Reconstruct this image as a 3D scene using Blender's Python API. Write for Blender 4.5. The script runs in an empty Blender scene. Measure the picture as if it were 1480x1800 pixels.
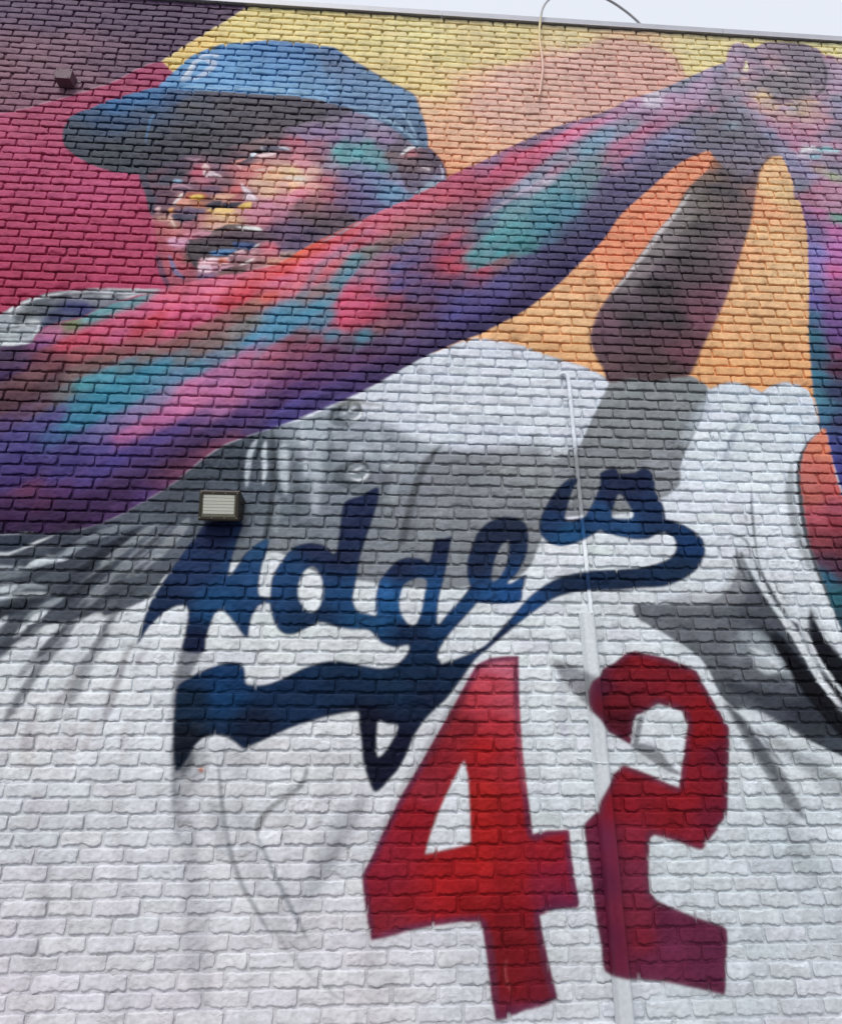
import bpy, math
import numpy as np
from mathutils import Matrix, Vector

# ------------------------------------------------------------------ camera, sky, sun, exposure
scene = bpy.context.scene
FOC = 960.0                      # focal length in photograph pixels (frame 1480 x 1800)
PITCH, YAW, ROLL = math.radians(19.1), math.radians(2.85), math.radians(0.27)
CAM = np.array([0.0, -2.9375, 1.6])          # wall face is the plane y = 0, x to the right, z up
_F = np.array([math.sin(YAW)*math.cos(PITCH), math.cos(YAW)*math.cos(PITCH), math.sin(PITCH)])
_R = np.array([math.cos(YAW), -math.sin(YAW), 0.0]); _U = np.cross(_R, _F)
_R2 = math.cos(ROLL)*_R + math.sin(ROLL)*_U
_U2 = -math.sin(ROLL)*_R + math.cos(ROLL)*_U
cd = bpy.data.cameras.new('camera'); cam = bpy.data.objects.new('camera', cd)
scene.collection.objects.link(cam)
cam.matrix_world = Matrix(((_R2[0], _U2[0], -_F[0], CAM[0]), (_R2[1], _U2[1], -_F[1], CAM[1]),
                           (_R2[2], _U2[2], -_F[2], CAM[2]), (0, 0, 0, 1)))
cd.sensor_fit = 'HORIZONTAL'; cd.sensor_width = 36.0; cd.lens = 36.0*FOC/1480.0
cd.clip_start = 0.05; cd.clip_end = 3000.0
scene.camera = cam

SUN_ELEV, SUN_ROT = math.radians(62), math.radians(200)
world = bpy.data.worlds.new('World'); scene.world = world; world.use_nodes = True
wn, wl = world.node_tree.nodes, world.node_tree.links
wn.clear()
w_out = wn.new('ShaderNodeOutputWorld'); w_bg = wn.new('ShaderNodeBackground')
w_sky = wn.new('ShaderNodeTexSky'); w_sky.sky_type = 'NISHITA'; w_sky.sun_disc = False
w_sky.sun_elevation = SUN_ELEV; w_sky.sun_rotation = SUN_ROT
w_sky.air_density = 1.0; w_sky.dust_density = 4.0; w_sky.ozone_density = 1.0
# an even, high overcast: the clear-sky colours are washed out and evened towards cloud white
w_hsv = wn.new('ShaderNodeHueSaturation'); w_hsv.inputs['Saturation'].default_value = 0.30
w_mix = wn.new('ShaderNodeMixRGB'); w_mix.inputs['Fac'].default_value = 0.8
w_mix.inputs['Color2'].default_value = (6.9, 7.25, 8.0, 1)
wl.new(w_sky.outputs['Color'], w_hsv.inputs['Color']); wl.new(w_hsv.outputs['Color'], w_mix.inputs['Color1'])
wl.new(w_mix.outputs['Color'], w_bg.inputs['Color']); wl.new(w_bg.outputs['Background'], w_out.inputs['Surface'])
w_bg.inputs['Strength'].default_value = 0.1
sd = bpy.data.lights.new('sun', 'SUN'); sun = bpy.data.objects.new('sun', sd); scene.collection.objects.link(sun)
sd.energy = 1.5; sd.angle = math.radians(25); sd.color = (1.0, 0.97, 0.93)
_sd = Vector((-0.22, -0.54, 0.81)).normalized()          # towards the sun: high, in front of the wall
sun.rotation_euler = _sd.to_track_quat('Z', 'Y').to_euler()
w_sky.sun_elevation = math.asin(_sd.z); w_sky.sun_rotation = math.atan2(_sd.x, _sd.y)
scene.view_settings.view_transform = 'Standard'; scene.view_settings.look = 'None'
scene.view_settings.exposure = 0.44; scene.view_settings.gamma = 1.0
scene.view_settings.use_curve_mapping = False

# ------------------------------------------------------------------ helpers
def at(px, py, y=0.0):
    """point of the plane y = const (parallel to the wall) that the photograph shows at (px, py)"""
    px = np.asarray(px, float); py = np.asarray(py, float)
    d = _F*FOC + _R2*(px[..., None]-740.0) + _U2*(900.0-py[..., None])
    t = (y-CAM[1])/d[..., 1]
    return np.stack([CAM[0]+t*d[..., 0], np.full_like(t, y), CAM[2]+t*d[..., 2]], -1)
def px_of(P):
    v = np.asarray(P, float)-CAM
    w = v@_F
    return 740+FOC*(v@_R2)/w, 900-FOC*(v@_U2)/w
def lin(c):
    c = np.asarray(c, float)/255.0
    return np.where(c <= 0.04045, c/12.92, ((c+0.055)/1.055)**2.4)
rng = np.random.default_rng(42)
col = scene.collection
def link(o, parent=None):
    col.objects.link(o)
    if parent is not None: o.parent = parent
    return o
def tag(o, label=None, category=None, group=None, kind=None):
    if label: o['label'] = label
    if category: o['category'] = category
    if group: o['group'] = group
    if kind: o['kind'] = kind
    return o
def empty(name, loc=(0, 0, 0)):
    o = bpy.data.objects.new(name, None); o.location = loc; o.empty_display_size = 0.1
    return link(o)
def mesh_np(name, V, Fq, smooth=True):
    """mesh from a vertex array and a quad array"""
    me = bpy.data.meshes.new(name); V = np.ascontiguousarray(V, np.float32); Fq = np.ascontiguousarray(Fq, np.int32)
    n = Fq.shape[1]
    me.vertices.add(len(V)); me.vertices.foreach_set('co', V.ravel())
    me.loops.add(Fq.size); me.loops.foreach_set('vertex_index', Fq.ravel())
    me.polygons.add(len(Fq)); me.polygons.foreach_set('loop_start', np.arange(len(Fq), dtype=np.int32)*n)
    me.polygons.foreach_set('loop_total', np.full(len(Fq), n, np.int32))
    me.polygons.foreach_set('use_smooth', np.full(len(Fq), smooth, bool))
    me.update(calc_edges=True)
    return me
def crisp(me, flag):
    """keep the arris sharp: split normals along edges whose two ends are flagged"""
    e = np.empty(len(me.edges)*2, np.int32); me.edges.foreach_get('vertices', e); e = e.reshape(-1, 2)
    a = me.attributes.new('sharp_edge', 'BOOLEAN', 'EDGE'); a.data.foreach_set('value', (flag[e[:, 0]] & flag[e[:, 1]]))
def mesh_py(name, V, F, smooth=False):
    me = bpy.data.meshes.new(name); me.from_pydata([tuple(map(float, v)) for v in V], [], [tuple(f) for f in F]); me.update()
    if smooth: me.polygons.foreach_set('use_smooth', [True]*len(me.polygons))
    return me
def obj(name, me, mat=None, parent=None, loc=None):
    o = bpy.data.objects.new(name, me)
    if mat is not None: me.materials.append(mat)
    if loc is not None: o.location = loc
    return link(o, parent)
def set_paint(me, C):
    a = me.attributes.new('paint', 'FLOAT_COLOR', 'POINT')
    C4 = np.ones((len(C), 4), np.float32); C4[:, :3] = C
    a.data.foreach_set('color', C4.ravel())
def bevel(o, w=0.003, seg=2):
    m = o.modifiers.new('bevel', 'BEVEL'); m.width = w; m.segments = seg; m.limit_method = 'ANGLE'
    return o
def box_vf(x0, x1, y0, y1, z0, z1):
    V = [(x0, y0, z0), (x1, y0, z0), (x1, y1, z0), (x0, y1, z0), (x0, y0, z1), (x1, y0, z1), (x1, y1, z1), (x0, y1, z1)]
    return V, [(0, 3, 2, 1), (4, 5, 6, 7), (0, 1, 5, 4), (1, 2, 6, 5), (2, 3, 7, 6), (3, 0, 4, 7)]
def cat(parts):
    V, F = [], []
    for v, f in parts:
        b = len(V); V += list(v); F += [tuple(i+b for i in q) for q in f]
    return V, F
def tube_vf(P, rad, n=12, cap=True):
    P = np.asarray(P, float); m = len(P)
    T = np.gradient(P, axis=0); T /= np.linalg.norm(T, axis=1)[:, None]
    V, up = [], np.array([0.13, 0.9, 0.3])
    for i in range(m):
        a = np.cross(T[i], up); a /= np.linalg.norm(a); b = np.cross(T[i], a); up = np.cross(a, T[i]) if False else up
        for k in range(n):
            t = 2*math.pi*k/n; V.append(P[i]+rad*(math.cos(t)*a+math.sin(t)*b))
    F = [(i*n+k, i*n+(k+1) % n, (i+1)*n+(k+1) % n, (i+1)*n+k) for i in range(m-1) for k in range(n)]
    if cap: F += [tuple(range(n))[::-1], tuple((m-1)*n+k for k in range(n))]
    return V, F
def spline(P, n=8, closed=False):
    P = np.asarray(P, float)
    if closed: Q = np.concatenate([P[-1:], P, P[:2]])
    else: Q = np.concatenate([2*P[:1]-P[1:2], P, 2*P[-1:]-P[-2:-1]])
    t = (np.arange(n)/n)[:, None]; out = []
    for i in range(1, len(Q)-2):
        p0, p1, p2, p3 = Q[i-1], Q[i], Q[i+1], Q[i+2]
        # tension 0.5 keeps the curve close to the traced points
        m1, m2 = 0.42*(p2-p0), 0.42*(p3-p1)
        out.append((2*t**3-3*t**2+1)*p1+(t**3-2*t**2+t)*m1+(-2*t**3+3*t**2)*p2+(t**3-t**2)*m2)
    out = np.concatenate(out)
    return out if closed else np.concatenate([out, P[-1:]])

# ------------------------------------------------------------------ materials
def new_mat(name):
    m = bpy.data.materials.new(name); m.use_nodes = True
    return m, m.node_tree.nodes, m.node_tree.links, m.node_tree.nodes['Principled BSDF']
def mat_painted(name, rough=0.5, bump=0.25, scale=1.0):
    """masonry paint: colour from the painted 'paint' layer, dust flecks, fine brush/brick grain"""
    m, N, L, b = new_mat(name)
    at_ = N.new('ShaderNodeAttribute'); at_.attribute_name = 'paint'
    tc = N.new('ShaderNodeNewGeometry')
    n1 = N.new('ShaderNodeTexNoise'); n1.inputs['Scale'].default_value = 55*scale; n1.inputs['Detail'].default_value = 6
    n2 = N.new('ShaderNodeTexNoise'); n2.inputs['Scale'].default_value = 3.0; n2.inputs['Detail'].default_value = 4
    mp = N.new('ShaderNodeMapping'); mp.inputs['Scale'].default_value = (1.0, 1.0, 2.6)
    n3 = N.new('ShaderNodeTexNoise'); n3.inputs['Scale'].default_value = 130*scale; n3.inputs['Detail'].default_value = 5
    for n in (n1, n2): L.new(tc.outputs['Position'], n.inputs['Vector'])
    L.new(tc.outputs['Position'], mp.inputs['Vector']); L.new(mp.outputs['Vector'], n3.inputs['Vector'])
    r1 = N.new('ShaderNodeMapRange'); r1.inputs['From Min'].default_value = 0.3; r1.inputs['From Max'].default_value = 0.7
    r1.inputs['To Min'].default_value = 0.90; r1.inputs['To Max'].default_value = 1.06
    L.new(n1.outputs['Fac'], r1.inputs['Value'])
    r2 = N.new('ShaderNodeMapRange'); r2.inputs['From Min'].default_value = 0.3; r2.inputs['From Max'].default_value = 0.7
    r2.inputs['To Min'].default_value = 0.93; r2.inputs['To Max'].default_value = 1.04
    L.new(n2.outputs['Fac'], r2.inputs['Value'])
    mu0 = N.new('ShaderNodeMath'); mu0.operation = 'MULTIPLY'; L.new(r1.outputs[0], mu0.inputs[0]); L.new(r2.outputs[0], mu0.inputs[1])
    # rain streaks and grime run down the wall
    m5 = N.new('ShaderNodeMapping'); m5.inputs['Scale'].default_value = (14.0, 14.0, 0.9); L.new(tc.outputs['Position'], m5.inputs['Vector'])
    n5 = N.new('ShaderNodeTexNoise'); n5.inputs['Scale'].default_value = 1.0; n5.inputs['Detail'].default_value = 5; L.new(m5.outputs['Vector'], n5.inputs['Vector'])
    r5 = N.new('ShaderNodeMapRange'); r5.inputs['From Min'].default_value = 0.36; r5.inputs['From Max'].default_value = 0.56
    r5.inputs['To Min'].default_value = 0.88; r5.inputs['To Max'].default_value = 1.0; L.new(n5.outputs['Fac'], r5.inputs['Value'])
    mu = N.new('ShaderNodeMath'); mu.operation = 'MULTIPLY'; L.new(mu0.outputs[0], mu.inputs[0]); L.new(r5.outputs[0], mu.inputs[1])
    mx = N.new('ShaderNodeVectorMath'); mx.operation = 'SCALE'
    L.new(at_.outputs['Color'], mx.inputs[0]); L.new(mu.outputs[0], mx.inputs['Scale'])
    L.new(mx.outputs[0], b.inputs['Base Color'])
    rr = N.new('ShaderNodeMapRange'); rr.inputs['To Min'].default_value = rough-0.12; rr.inputs['To Max'].default_value = rough+0.15
    L.new(n1.outputs['Fac'], rr.inputs['Value']); L.new(rr.outputs[0], b.inputs['Roughness'])
    b.inputs['Specular IOR Level'].default_value = 0.12
    bp = N.new('ShaderNodeBump'); bp.inputs['Strength'].default_value = bump; bp.inputs['Distance'].default_value = 0.004
    L.new(n3.outputs['Fac'], bp.inputs['Height'])
    # wrinkles and pits of old brick under the paint
    n4 = N.new('ShaderNodeTexNoise'); n4.inputs['Scale'].default_value = 42*scale; n4.inputs['Detail'].default_value = 3; n4.inputs['Distortion'].default_value = 1.6
    L.new(mp.outputs['Vector'], n4.inputs['Vector'])
    r4 = N.new('ShaderNodeMapRange'); r4.inputs['From Min'].default_value = 0.52; r4.inputs['From Max'].default_value = 0.68; L.new(n4.outputs['Fac'], r4.inputs['Value'])
    b2 = N.new('ShaderNodeBump'); b2.inputs['Strength'].default_value = min(1.0, bump*1.6); b2.inputs['Distance'].default_value = 0.0034; b2.invert = True
    n6 = N.new('ShaderNodeTexNoise'); n6.inputs['Scale'].default_value = 9.0; n6.inputs['Detail'].default_value = 2; L.new(mp.outputs['Vector'], n6.inputs['Vector'])
    r6 = N.new('ShaderNodeMapRange'); r6.inputs['From Min'].default_value = 0.50; r6.inputs['From Max'].default_value = 0.66; L.new(n6.outputs['Fac'], r6.inputs['Value'])
    m6 = N.new('ShaderNodeMath'); m6.operation = 'MULTIPLY'; L.new(r4.outputs[0], m6.inputs[0]); L.new(r6.outputs[0], m6.inputs[1])
    L.new(m6.outputs[0], b2.inputs['Height']); L.new(bp.outputs['Normal'], b2.inputs['Normal']); L.new(b2.outputs['Normal'], b.inputs['Normal'])
    return m
def mat_plain(name, c, rough=0.5, metal=0.0, var=0.12, scale=30.0, bump=0.05):
    m, N, L, b = new_mat(name); c = lin(c)
    n = N.new('ShaderNodeTexNoise'); n.inputs['Scale'].default_value = scale; n.inputs['Detail'].default_value = 6
    g = N.new('ShaderNodeNewGeometry'); L.new(g.outputs['Position'], n.inputs['Vector'])
    r = N.new('ShaderNodeValToRGB'); L.new(n.outputs['Fac'], r.inputs['Fac'])
    r.color_ramp.elements[0].position = 0.3; r.color_ramp.elements[1].position = 0.72
    r.color_ramp.elements[0].color = (*(c*(1-var)), 1); r.color_ramp.elements[1].color = (*np.minimum(c*(1+var), 0.95), 1)
    L.new(r.outputs['Color'], b.inputs['Base Color'])
    b.inputs['Roughness'].default_value = rough; b.inputs['Metallic'].default_value = metal
    bp = N.new('ShaderNodeBump'); bp.inputs['Strength'].default_value = bump; bp.inputs['Distance'].default_value = 0.003
    L.new(n.outputs['Fac'], bp.inputs['Height']); L.new(bp.outputs['Normal'], b.inputs['Normal'])
    return m

# ------------------------------------------------------------------ the mural: a paint layer in wall coordinates
# Every stroke of the mural is a polygon / brush stroke laid on the wall plane (metres); the finished layer is
# stored as the paint colour of the bricks, the joints and the things screwed to the wall.
CX0, CX1, CZ0, CZ1, CP = -4.4, 4.6, 0.0, 7.12, 0.0032
CW, CH = int((CX1-CX0)/CP), int((CZ1-CZ0)/CP)
canvas = np.zeros((CH, CW, 3), np.float32)
_fr = [0.0, 0.0, 1.0]
def frame(ox=0.0, oy=0.0, s=1.0): _fr[:] = [ox, oy, s]
def photo(pts):
    p = np.asarray(pts, float)[:, :2]
    return np.stack([_fr[0]+p[:, 0]*_fr[2], _fr[1]+p[:, 1]*_fr[2]], 1)
def to_canvas(q):
    w = at(q[:, 0], q[:, 1])
    return np.stack([(w[:, 0]-CX0)/CP, (CZ1-w[:, 2])/CP], 1)
def unit_at(q):
    """canvas pixels per photograph pixel around q"""
    c = q.mean(0); a = at(np.array([c[0]-5, c[0]+5]), np.array([c[1]]*2))
    return (a[1, 0]-a[0, 0])/10/CP
def box1(a, r, ax):
    n = 2*r+1; pad = [(0, 0)]*a.ndim; pad[ax] = (r+1, r)
    c = np.cumsum(np.pad(a, pad, mode='edge'), axis=ax, dtype=np.float32)
    return (np.take(c, range(n, c.shape[ax]), ax)-np.take(c, range(0, c.shape[ax]-n), ax))/n
def blur(a, r):
    r = int(round(r))
    if r < 1: return a
    r2 = max(1, int(round(r*0.6)))
    for _ in range(3):
        a = box1(a, r2, 0); a = box1(a, r2, 1)
    return a
SUB = 3
def raster(polys, soft=0.0):
    """polys: canvas-space closed outlines (union by clamped winding). returns (r0, c0, mask)"""
    A = np.concatenate(polys); m = int(soft*2.2)+3
    c0, c1 = int(max(0, A[:, 0].min()-m)), int(min(CW, A[:, 0].max()+m+1))
    r0, r1 = int(max(0, A[:, 1].min()-m)), int(min(CH, A[:, 1].max()+m+1))
    if c1 <= c0 or r1 <= r0: return None
    H, Wd = r1-r0, c1-c0
    out = np.zeros((H, Wd), np.float32)
    for P in polys:
        acc = np.zeros((H*SUB, Wd+2), np.float32)
        X = P[:, 0]-c0; Y = (P[:, 1]-r0)*SUB
        X2, Y2 = np.roll(X, -1), np.roll(Y, -1)
        for x1, y1, x2, y2 in zip(X, Y, X2, Y2):
            if y1 == y2: continue
            s = 1.0
            if y1 > y2: x1, y1, x2, y2, s = x2, y2, x1, y1, -1.0
            a = max(0, int(math.ceil(y1-0.5))); b = min(H*SUB, int(math.ceil(y2-0.5)))
            if b <= a: continue
            rr = np.arange(a, b); xc = np.clip(x1+(rr+0.5-y1)*(x2-x1)/(y2-y1), 0, Wd)
            ci = xc.astype(int); fr = xc-ci
            np.add.at(acc, (rr, ci), s*(1-fr)); np.add.at(acc, (rr, ci+1), s*fr)
        cov = np.minimum(np.abs(np.cumsum(acc, 1)[:, :Wd]), 1.0)
        out = np.maximum(out, cov.reshape(H, SUB, Wd).mean(1))
    return r0, c0, blur(out, soft)
def outline(pts, smooth=True):
    q = photo(pts)
    if smooth: q = spline(q, 6, True)
    return q
def mask(pts, soft=0.0, smooth=True, holes=()):
    """pts: one outline or a list of outlines (photo/crop px)"""
    many = isinstance(pts[0][0], (list, tuple))
    qs = [outline(p, smooth) for p in (pts if many else [pts])]
    u = unit_at(np.concatenate(qs))
    M = raster([to_canvas(q) for q in qs], soft*u)
    if M is None: return None
    r0, c0, m = M
    for h in holes:
        K = raster([to_canvas(outline(h, smooth))], soft*u)
        if K is None: continue
        a, b, k = K
        y0, y1, x0, x1 = max(a, r0), min(a+k.shape[0], r0+m.shape[0]), max(b, c0), min(b+k.shape[1], c0+m.shape[1])
        if y1 > y0 and x1 > x0: m[y0-r0:y1-r0, x0-c0:x1-c0] *= 1-k[y0-a:y1-a, x0-b:x1-b]
    return r0, c0, m
CLIP = [None]
def lay(M, color, alpha=1.0):
    """blend a colour (rgb 0-255 as seen in daylight) or a colour field through a mask"""
    if M is None: return
    r0, c0, m = M; h, w = m.shape
    k = m*alpha
    if CLIP[0] is not None: k = k*CLIP[0][r0:r0+h, c0:c0+w]
    c = color if isinstance(color, np.ndarray) and color.ndim == 3 else np.asarray(lin(color), np.float32)
    v = canvas[r0:r0+h, c0:c0+w]; v += k[..., None]*(c-v)
def clip(M):
    if M is None: CLIP[0] = None; return
    r0, c0, m = M; z = np.zeros((CH, CW), np.float32); z[r0:r0+m.shape[0], c0:c0+m.shape[1]] = m; CLIP[0] = z
def field(M, samples, s=9.0, p=1.6, flow=None):
    """smooth colour field through scattered spray colours ((x, y, r, g, b), photo/crop px)"""
    r0, c0, m = M; h, w = m.shape; st = 6
    A = np.asarray(samples, float); q = photo(A); P = to_canvas(q); C = lin(A[:, 2:5]).astype(np.float32)
    ys, xs = np.arange(0, h+st, st), np.arange(0, w+st, st)
    G = np.zeros((len(ys), len(xs), 3), np.float32); Wt = np.zeros((len(ys), len(xs)), np.float32)
    u = unit_at(q); e = (s*u)**2
    for (x, y), c in zip(P, C):
        if flow is None: d = ((xs+c0-x)**2)[None, :]+(((ys+r0-y)*1.25)**2)[:, None]
        else:                      # paint pulled along one direction: (unit vector, stretch)
            (fx_, fy_), k_ = flow; ax, ay = (xs+c0-x)[None, :], (ys+r0-y)[:, None]
            d = ((ax*fx_+ay*fy_)/k_)**2+(ay*fx_-ax*fy_)**2
        k = 1.0/(d+e)**p; Wt += k; G += k[..., None]*c
    G /= Wt[..., None]
    yi = np.minimum(np.arange(h)/st, len(ys)-1.001); xi = np.minimum(np.arange(w)/st, len(xs)-1.001)
    y0 = yi.astype(int); fy = (yi-y0)[:, None, None].astype(np.float32); x0 = xi.astype(int); fx = (xi-x0)[None, :, None].astype(np.float32)
    R = G[y0]*(1-fy)+G[y0+1]*fy
    return R[:, x0]*(1-fx)+R[:, x0+1]*fx
def fill(pts, color, soft=0.0, smooth=True, alpha=1.0, holes=()): lay(mask(pts, soft, smooth, holes), color, alpha)
def fillf(pts, samples, soft=0.0, smooth=True, holes=(), s=9.0, p=1.6):
    M = mask(pts, soft, smooth, holes)
    if M is not None: lay(M, field(M, samples, s, p))
    return M
def stroke(pts, w, color, soft=1.0, alpha=1.0, taper=True):
    """brush stroke; w in photo px, one value or one per point"""
    q = spline(photo(pts), 8); n = len(q)
    w = np.interp(np.linspace(0, 1, n), np.linspace(0, 1, len(w)), w) if isinstance(w, (list, tuple)) else np.full(n, float(w))
    if taper: w = w*np.minimum(1, 0.35+np.minimum(np.arange(n), np.arange(n)[::-1])/(0.18*n))
    t = np.gradient(q, axis=0); t /= np.linalg.norm(t, axis=1)[:, None]+1e-9; nn = np.stack([-t[:, 1], t[:, 0]], 1)*w[:, None]/2
    P = to_canvas(np.concatenate([q+nn, (q-nn)[::-1]]))
    lay(raster([P], soft*unit_at(q)), color, alpha)
def blob(x, y, rx, ry, color, soft=4.0, alpha=1.0, rot=0.0):
    t = np.linspace(0, 2*math.pi, 25)[:-1]; a = math.radians(rot); k = _fr[2]
    X, Y = rx/k*np.cos(t), ry/k*np.sin(t)
    fill(list(zip(x+X*math.cos(a)-Y*math.sin(a), y+X*math.sin(a)+Y*math.cos(a))), color, soft, False, alpha)
def sample(x, z):
    """paint colour at wall points"""
    c = np.clip((x-CX0)/CP-0.5, 0, CW-1.001); r = np.clip((CZ1-z)/CP-0.5, 0, CH-1.001)
    c0, r0 = c.astype(int), r.astype(int); fc, fr = (c-c0)[:, None], (r-r0)[:, None]
    return ((canvas[r0, c0]*(1-fc)+canvas[r0, c0+1]*fc)*(1-fr)+(canvas[r0+1, c0]*(1-fc)+canvas[r0+1, c0+1]*fc)*fr)

# ---- jersey white everywhere first
frame()
FULL = [(-700, -400), (2200, -400), (2200, 2200), (-700, 2200)]
fillf(FULL, [
    (0, 1750, 206, 203, 212), (300, 1750, 206, 204, 212), (600, 1750, 207, 206, 213), (900, 1780, 203, 205, 213), (1250, 1770, 198, 205, 212), (1440, 1780, 200, 204, 212),
    (0, 1600, 206, 206, 213), (300, 1600, 207, 209, 215), (560, 1640, 206, 206, 212), (1000, 1640, 203, 208, 215), (1200, 1540, 200, 208, 214), (1400, 1600, 198, 206, 213),
    (50, 1450, 205, 209, 215), (250, 1450, 210, 213, 219), (500, 1480, 207, 209, 215), (980, 1440, 208, 215, 221), (1380, 1480, 196, 204, 211),
    (50, 1300, 212, 214, 219), (230, 1300, 217, 221, 227), (550, 1330, 214, 217, 221), (960, 1300, 216, 222, 227), (1350, 1330, 212, 219, 224),
    (50, 1180, 214, 219, 224), (230, 1180, 221, 226, 231), (550, 1130, 222, 227, 231), (960, 1150, 218, 224, 229), (1300, 1060, 213, 219, 226),
    (1100, 970, 220, 226, 231), (1300, 920, 222, 228, 236), (1330, 780, 221, 229, 238), (900, 690, 222, 228, 239), (760, 680, 222, 228, 238), (1340, 700, 219, 227, 239)], s=60, p=1.3)

# ---- painted backdrop above the jersey
fillf([(-700, -400), (460, -400), (437, 12), (430, 15), (340, 70), (284, 106), (257, 113), (205, 140), (182, 149), (125, 166), (50, 189), (0, 196), (-700, 300)],
      [(0, 0, 98, 78, 105), (100, 30, 95, 72, 100), (200, 40, 90, 68, 95), (350, 30, 82, 60, 90), (300, 90, 86, 63, 90), (200, 110, 112, 84, 106), (60, 90, 132, 98, 114),
       (0, 120, 136, 98, 114), (150, 140, 130, 95, 112), (230, 125, 98, 70, 95), (50, 170, 132, 88, 108), (250, 20, 84, 62, 92), (140, 70, 122, 90, 110)], 1.0, False, s=20)
fillf([(-700, 300), (0, 196), (50, 189), (125, 166), (182, 149), (205, 140), (257, 113), (284, 106), (340, 120), (420, 300), (420, 620), (-700, 700)],
      [(0, 230, 184, 78, 118), (100, 300, 184, 74, 116), (200, 160, 170, 68, 106), (260, 125, 163, 60, 102), (60, 420, 178, 66, 106), (180, 400, 182, 68, 110), (240, 450, 184, 70, 110), (40, 500, 174, 62, 100), (150, 330, 188, 78, 122), (60, 200, 168, 70, 106)], 1.0, False, s=20)
fillf([(437, 12), (460, -400), (2200, -400), (2200, 760), (1000, 760), (800, 640), (640, 560), (420, 420), (330, 150), (284, 106), (340, 70), (430, 15)],
      [(450, 40, 237, 215, 148), (340, 90, 235, 202, 128), (300, 108, 237, 206, 131), (560, 50, 235, 216, 154), (640, 80, 235, 216, 154), (700, 130, 235, 213, 151), (740, 60, 236, 220, 163), (800, 100, 236, 217, 157), (760, 150, 237, 212, 151),
       (900, 50, 235, 218, 165), (900, 95, 237, 215, 157), (1000, 60, 234, 215, 169), (1230, 90, 237, 220, 169), (1220, 120, 237, 218, 161), (1255, 100, 237, 218, 165), (1460, 90, 238, 221, 169), (1340, 75, 238, 218, 169),
       (745, 190, 234, 194, 157), (830, 150, 232, 191, 159), (780, 210, 234, 184, 151), (900, 140, 229, 191, 174), (860, 170, 229, 186, 165), (960, 120, 226, 188, 174), (1020, 120, 222, 184, 174), (1100, 130, 222, 180, 171), (1160, 120, 221, 178, 171),
       (820, 230, 234, 188, 159), (900, 220, 230, 188, 166), (980, 190, 229, 186, 171), (1060, 170, 227, 180, 165), (1130, 155, 227, 175, 156), (1180, 145, 229, 170, 150),
       (765, 250, 237, 178, 144), (780, 290, 238, 167, 128), (830, 260, 237, 180, 147), (890, 240, 232, 184, 157), (760, 230, 237, 184, 153), (1190, 170, 229, 162, 134),
       (1230, 290, 229, 152, 118), (1200, 330, 230, 154, 121), (1150, 390, 232, 151, 119), (1110, 430, 230, 151, 118), (1080, 460, 234, 159, 122), (1040, 490, 238, 183, 140), (1000, 540, 240, 192, 148), (930, 580, 237, 188, 140), (1020, 610, 238, 191, 142), (900, 560, 238, 191, 144), (1000, 570, 240, 194, 150), (980, 610, 237, 184, 136),
       (1360, 300, 237, 191, 145), (1370, 340, 240, 199, 151), (1350, 420, 240, 194, 148), (1390, 480, 240, 197, 153), (1330, 520, 240, 192, 147), (1380, 580, 238, 192, 145), (1290, 600, 238, 189, 142), (1330, 640, 235, 184, 134), (1260, 640, 234, 183, 133), (1400, 650, 232, 180, 131), (1330, 360, 229, 170, 131), (1310, 440, 238, 184, 140)],
      1.0, False, s=18)
# pink dome behind the arm
frame()
fill([(1040, 200), (1000, 110), (1030, 82), (1078, 69), (1130, 76), (1172, 92), (1195, 112), (1206, 140), (1210, 170)], (220, 176, 166), 2.0, alpha=0.75)
stroke([(1000, 84), (1040, 74), (1078, 68), (1130, 75), (1175, 92), (1196, 112), (1205, 135)], 3, (190, 140, 150), 1.2, 0.45)
fill([(820, 195), (880, 118), (960, 95), (1010, 100), (1040, 200), (960, 240)], (222, 180, 170), 16, alpha=0.55)

# ---- jersey body, with its grey cast shapes
JER = [(-700, 1000), (0, 940), (145, 930), (203, 909), (270, 872), (314, 842), (355, 808), (389, 784), (436, 766), (517, 739), (612, 699), (673, 668), (737, 631), (804, 603), (835, 594), (865, 596), (920, 608), (955, 622), (1000, 636), (1040, 650), (1066, 665),
       (1110, 664), (1215, 662), (1235, 672), (1248, 684), (1265, 675), (1285, 671), (1305, 674), (1330, 684), (1340, 689), (1355, 678), (1380, 671), (1405, 676), (1425, 690), (1435, 715), (1441, 748), (1446, 756), (1422, 778), (1411, 805), (1407, 836), (1411, 875), (1418, 926), (1426, 964), (1438, 996), (1453, 1038), (1480, 1112), (1900, 2000), (2200, 2200), (-700, 2200)]
WHITES = [(900, 690, 222, 228, 239), (760, 680, 222, 228, 238), (960, 650, 214, 222, 236), (1340, 700, 219, 227, 239), (1330, 780, 222, 230, 238), (1300, 920, 223, 229, 237), (1000, 720, 222, 229, 240), (850, 740, 220, 226, 238), (1400, 740, 216, 226, 238)]
jm = mask([p for p in JER if p[1] < 1000] + [(1500, 1300), (-100, 1300)], 1.2, False)
G = mask([(-700, 1000), (0, 940), (145, 930), (203, 909), (270, 872), (314, 842), (355, 808), (389, 784), (436, 766), (517, 739), (570, 712), (612, 699), (660, 672), (737, 631), (804, 603), (835, 594), (865, 596), (920, 608), (955, 622), (1000, 636), (1040, 650), (1066, 665), (1110, 664), (1215, 662), (1235, 672), (1248, 684), (1265, 675), (1285, 671), (1305, 674), (1330, 684), (1340, 689), (1355, 678), (1380, 671), (1405, 676), (1425, 690), (1435, 715), (1441, 748), (1446, 756), (1422, 778), (1411, 805), (1407, 836), (1411, 875), (1416, 910), (1000, 1000), (500, 1100), (-700, 1300)], 1.0, False)
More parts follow.
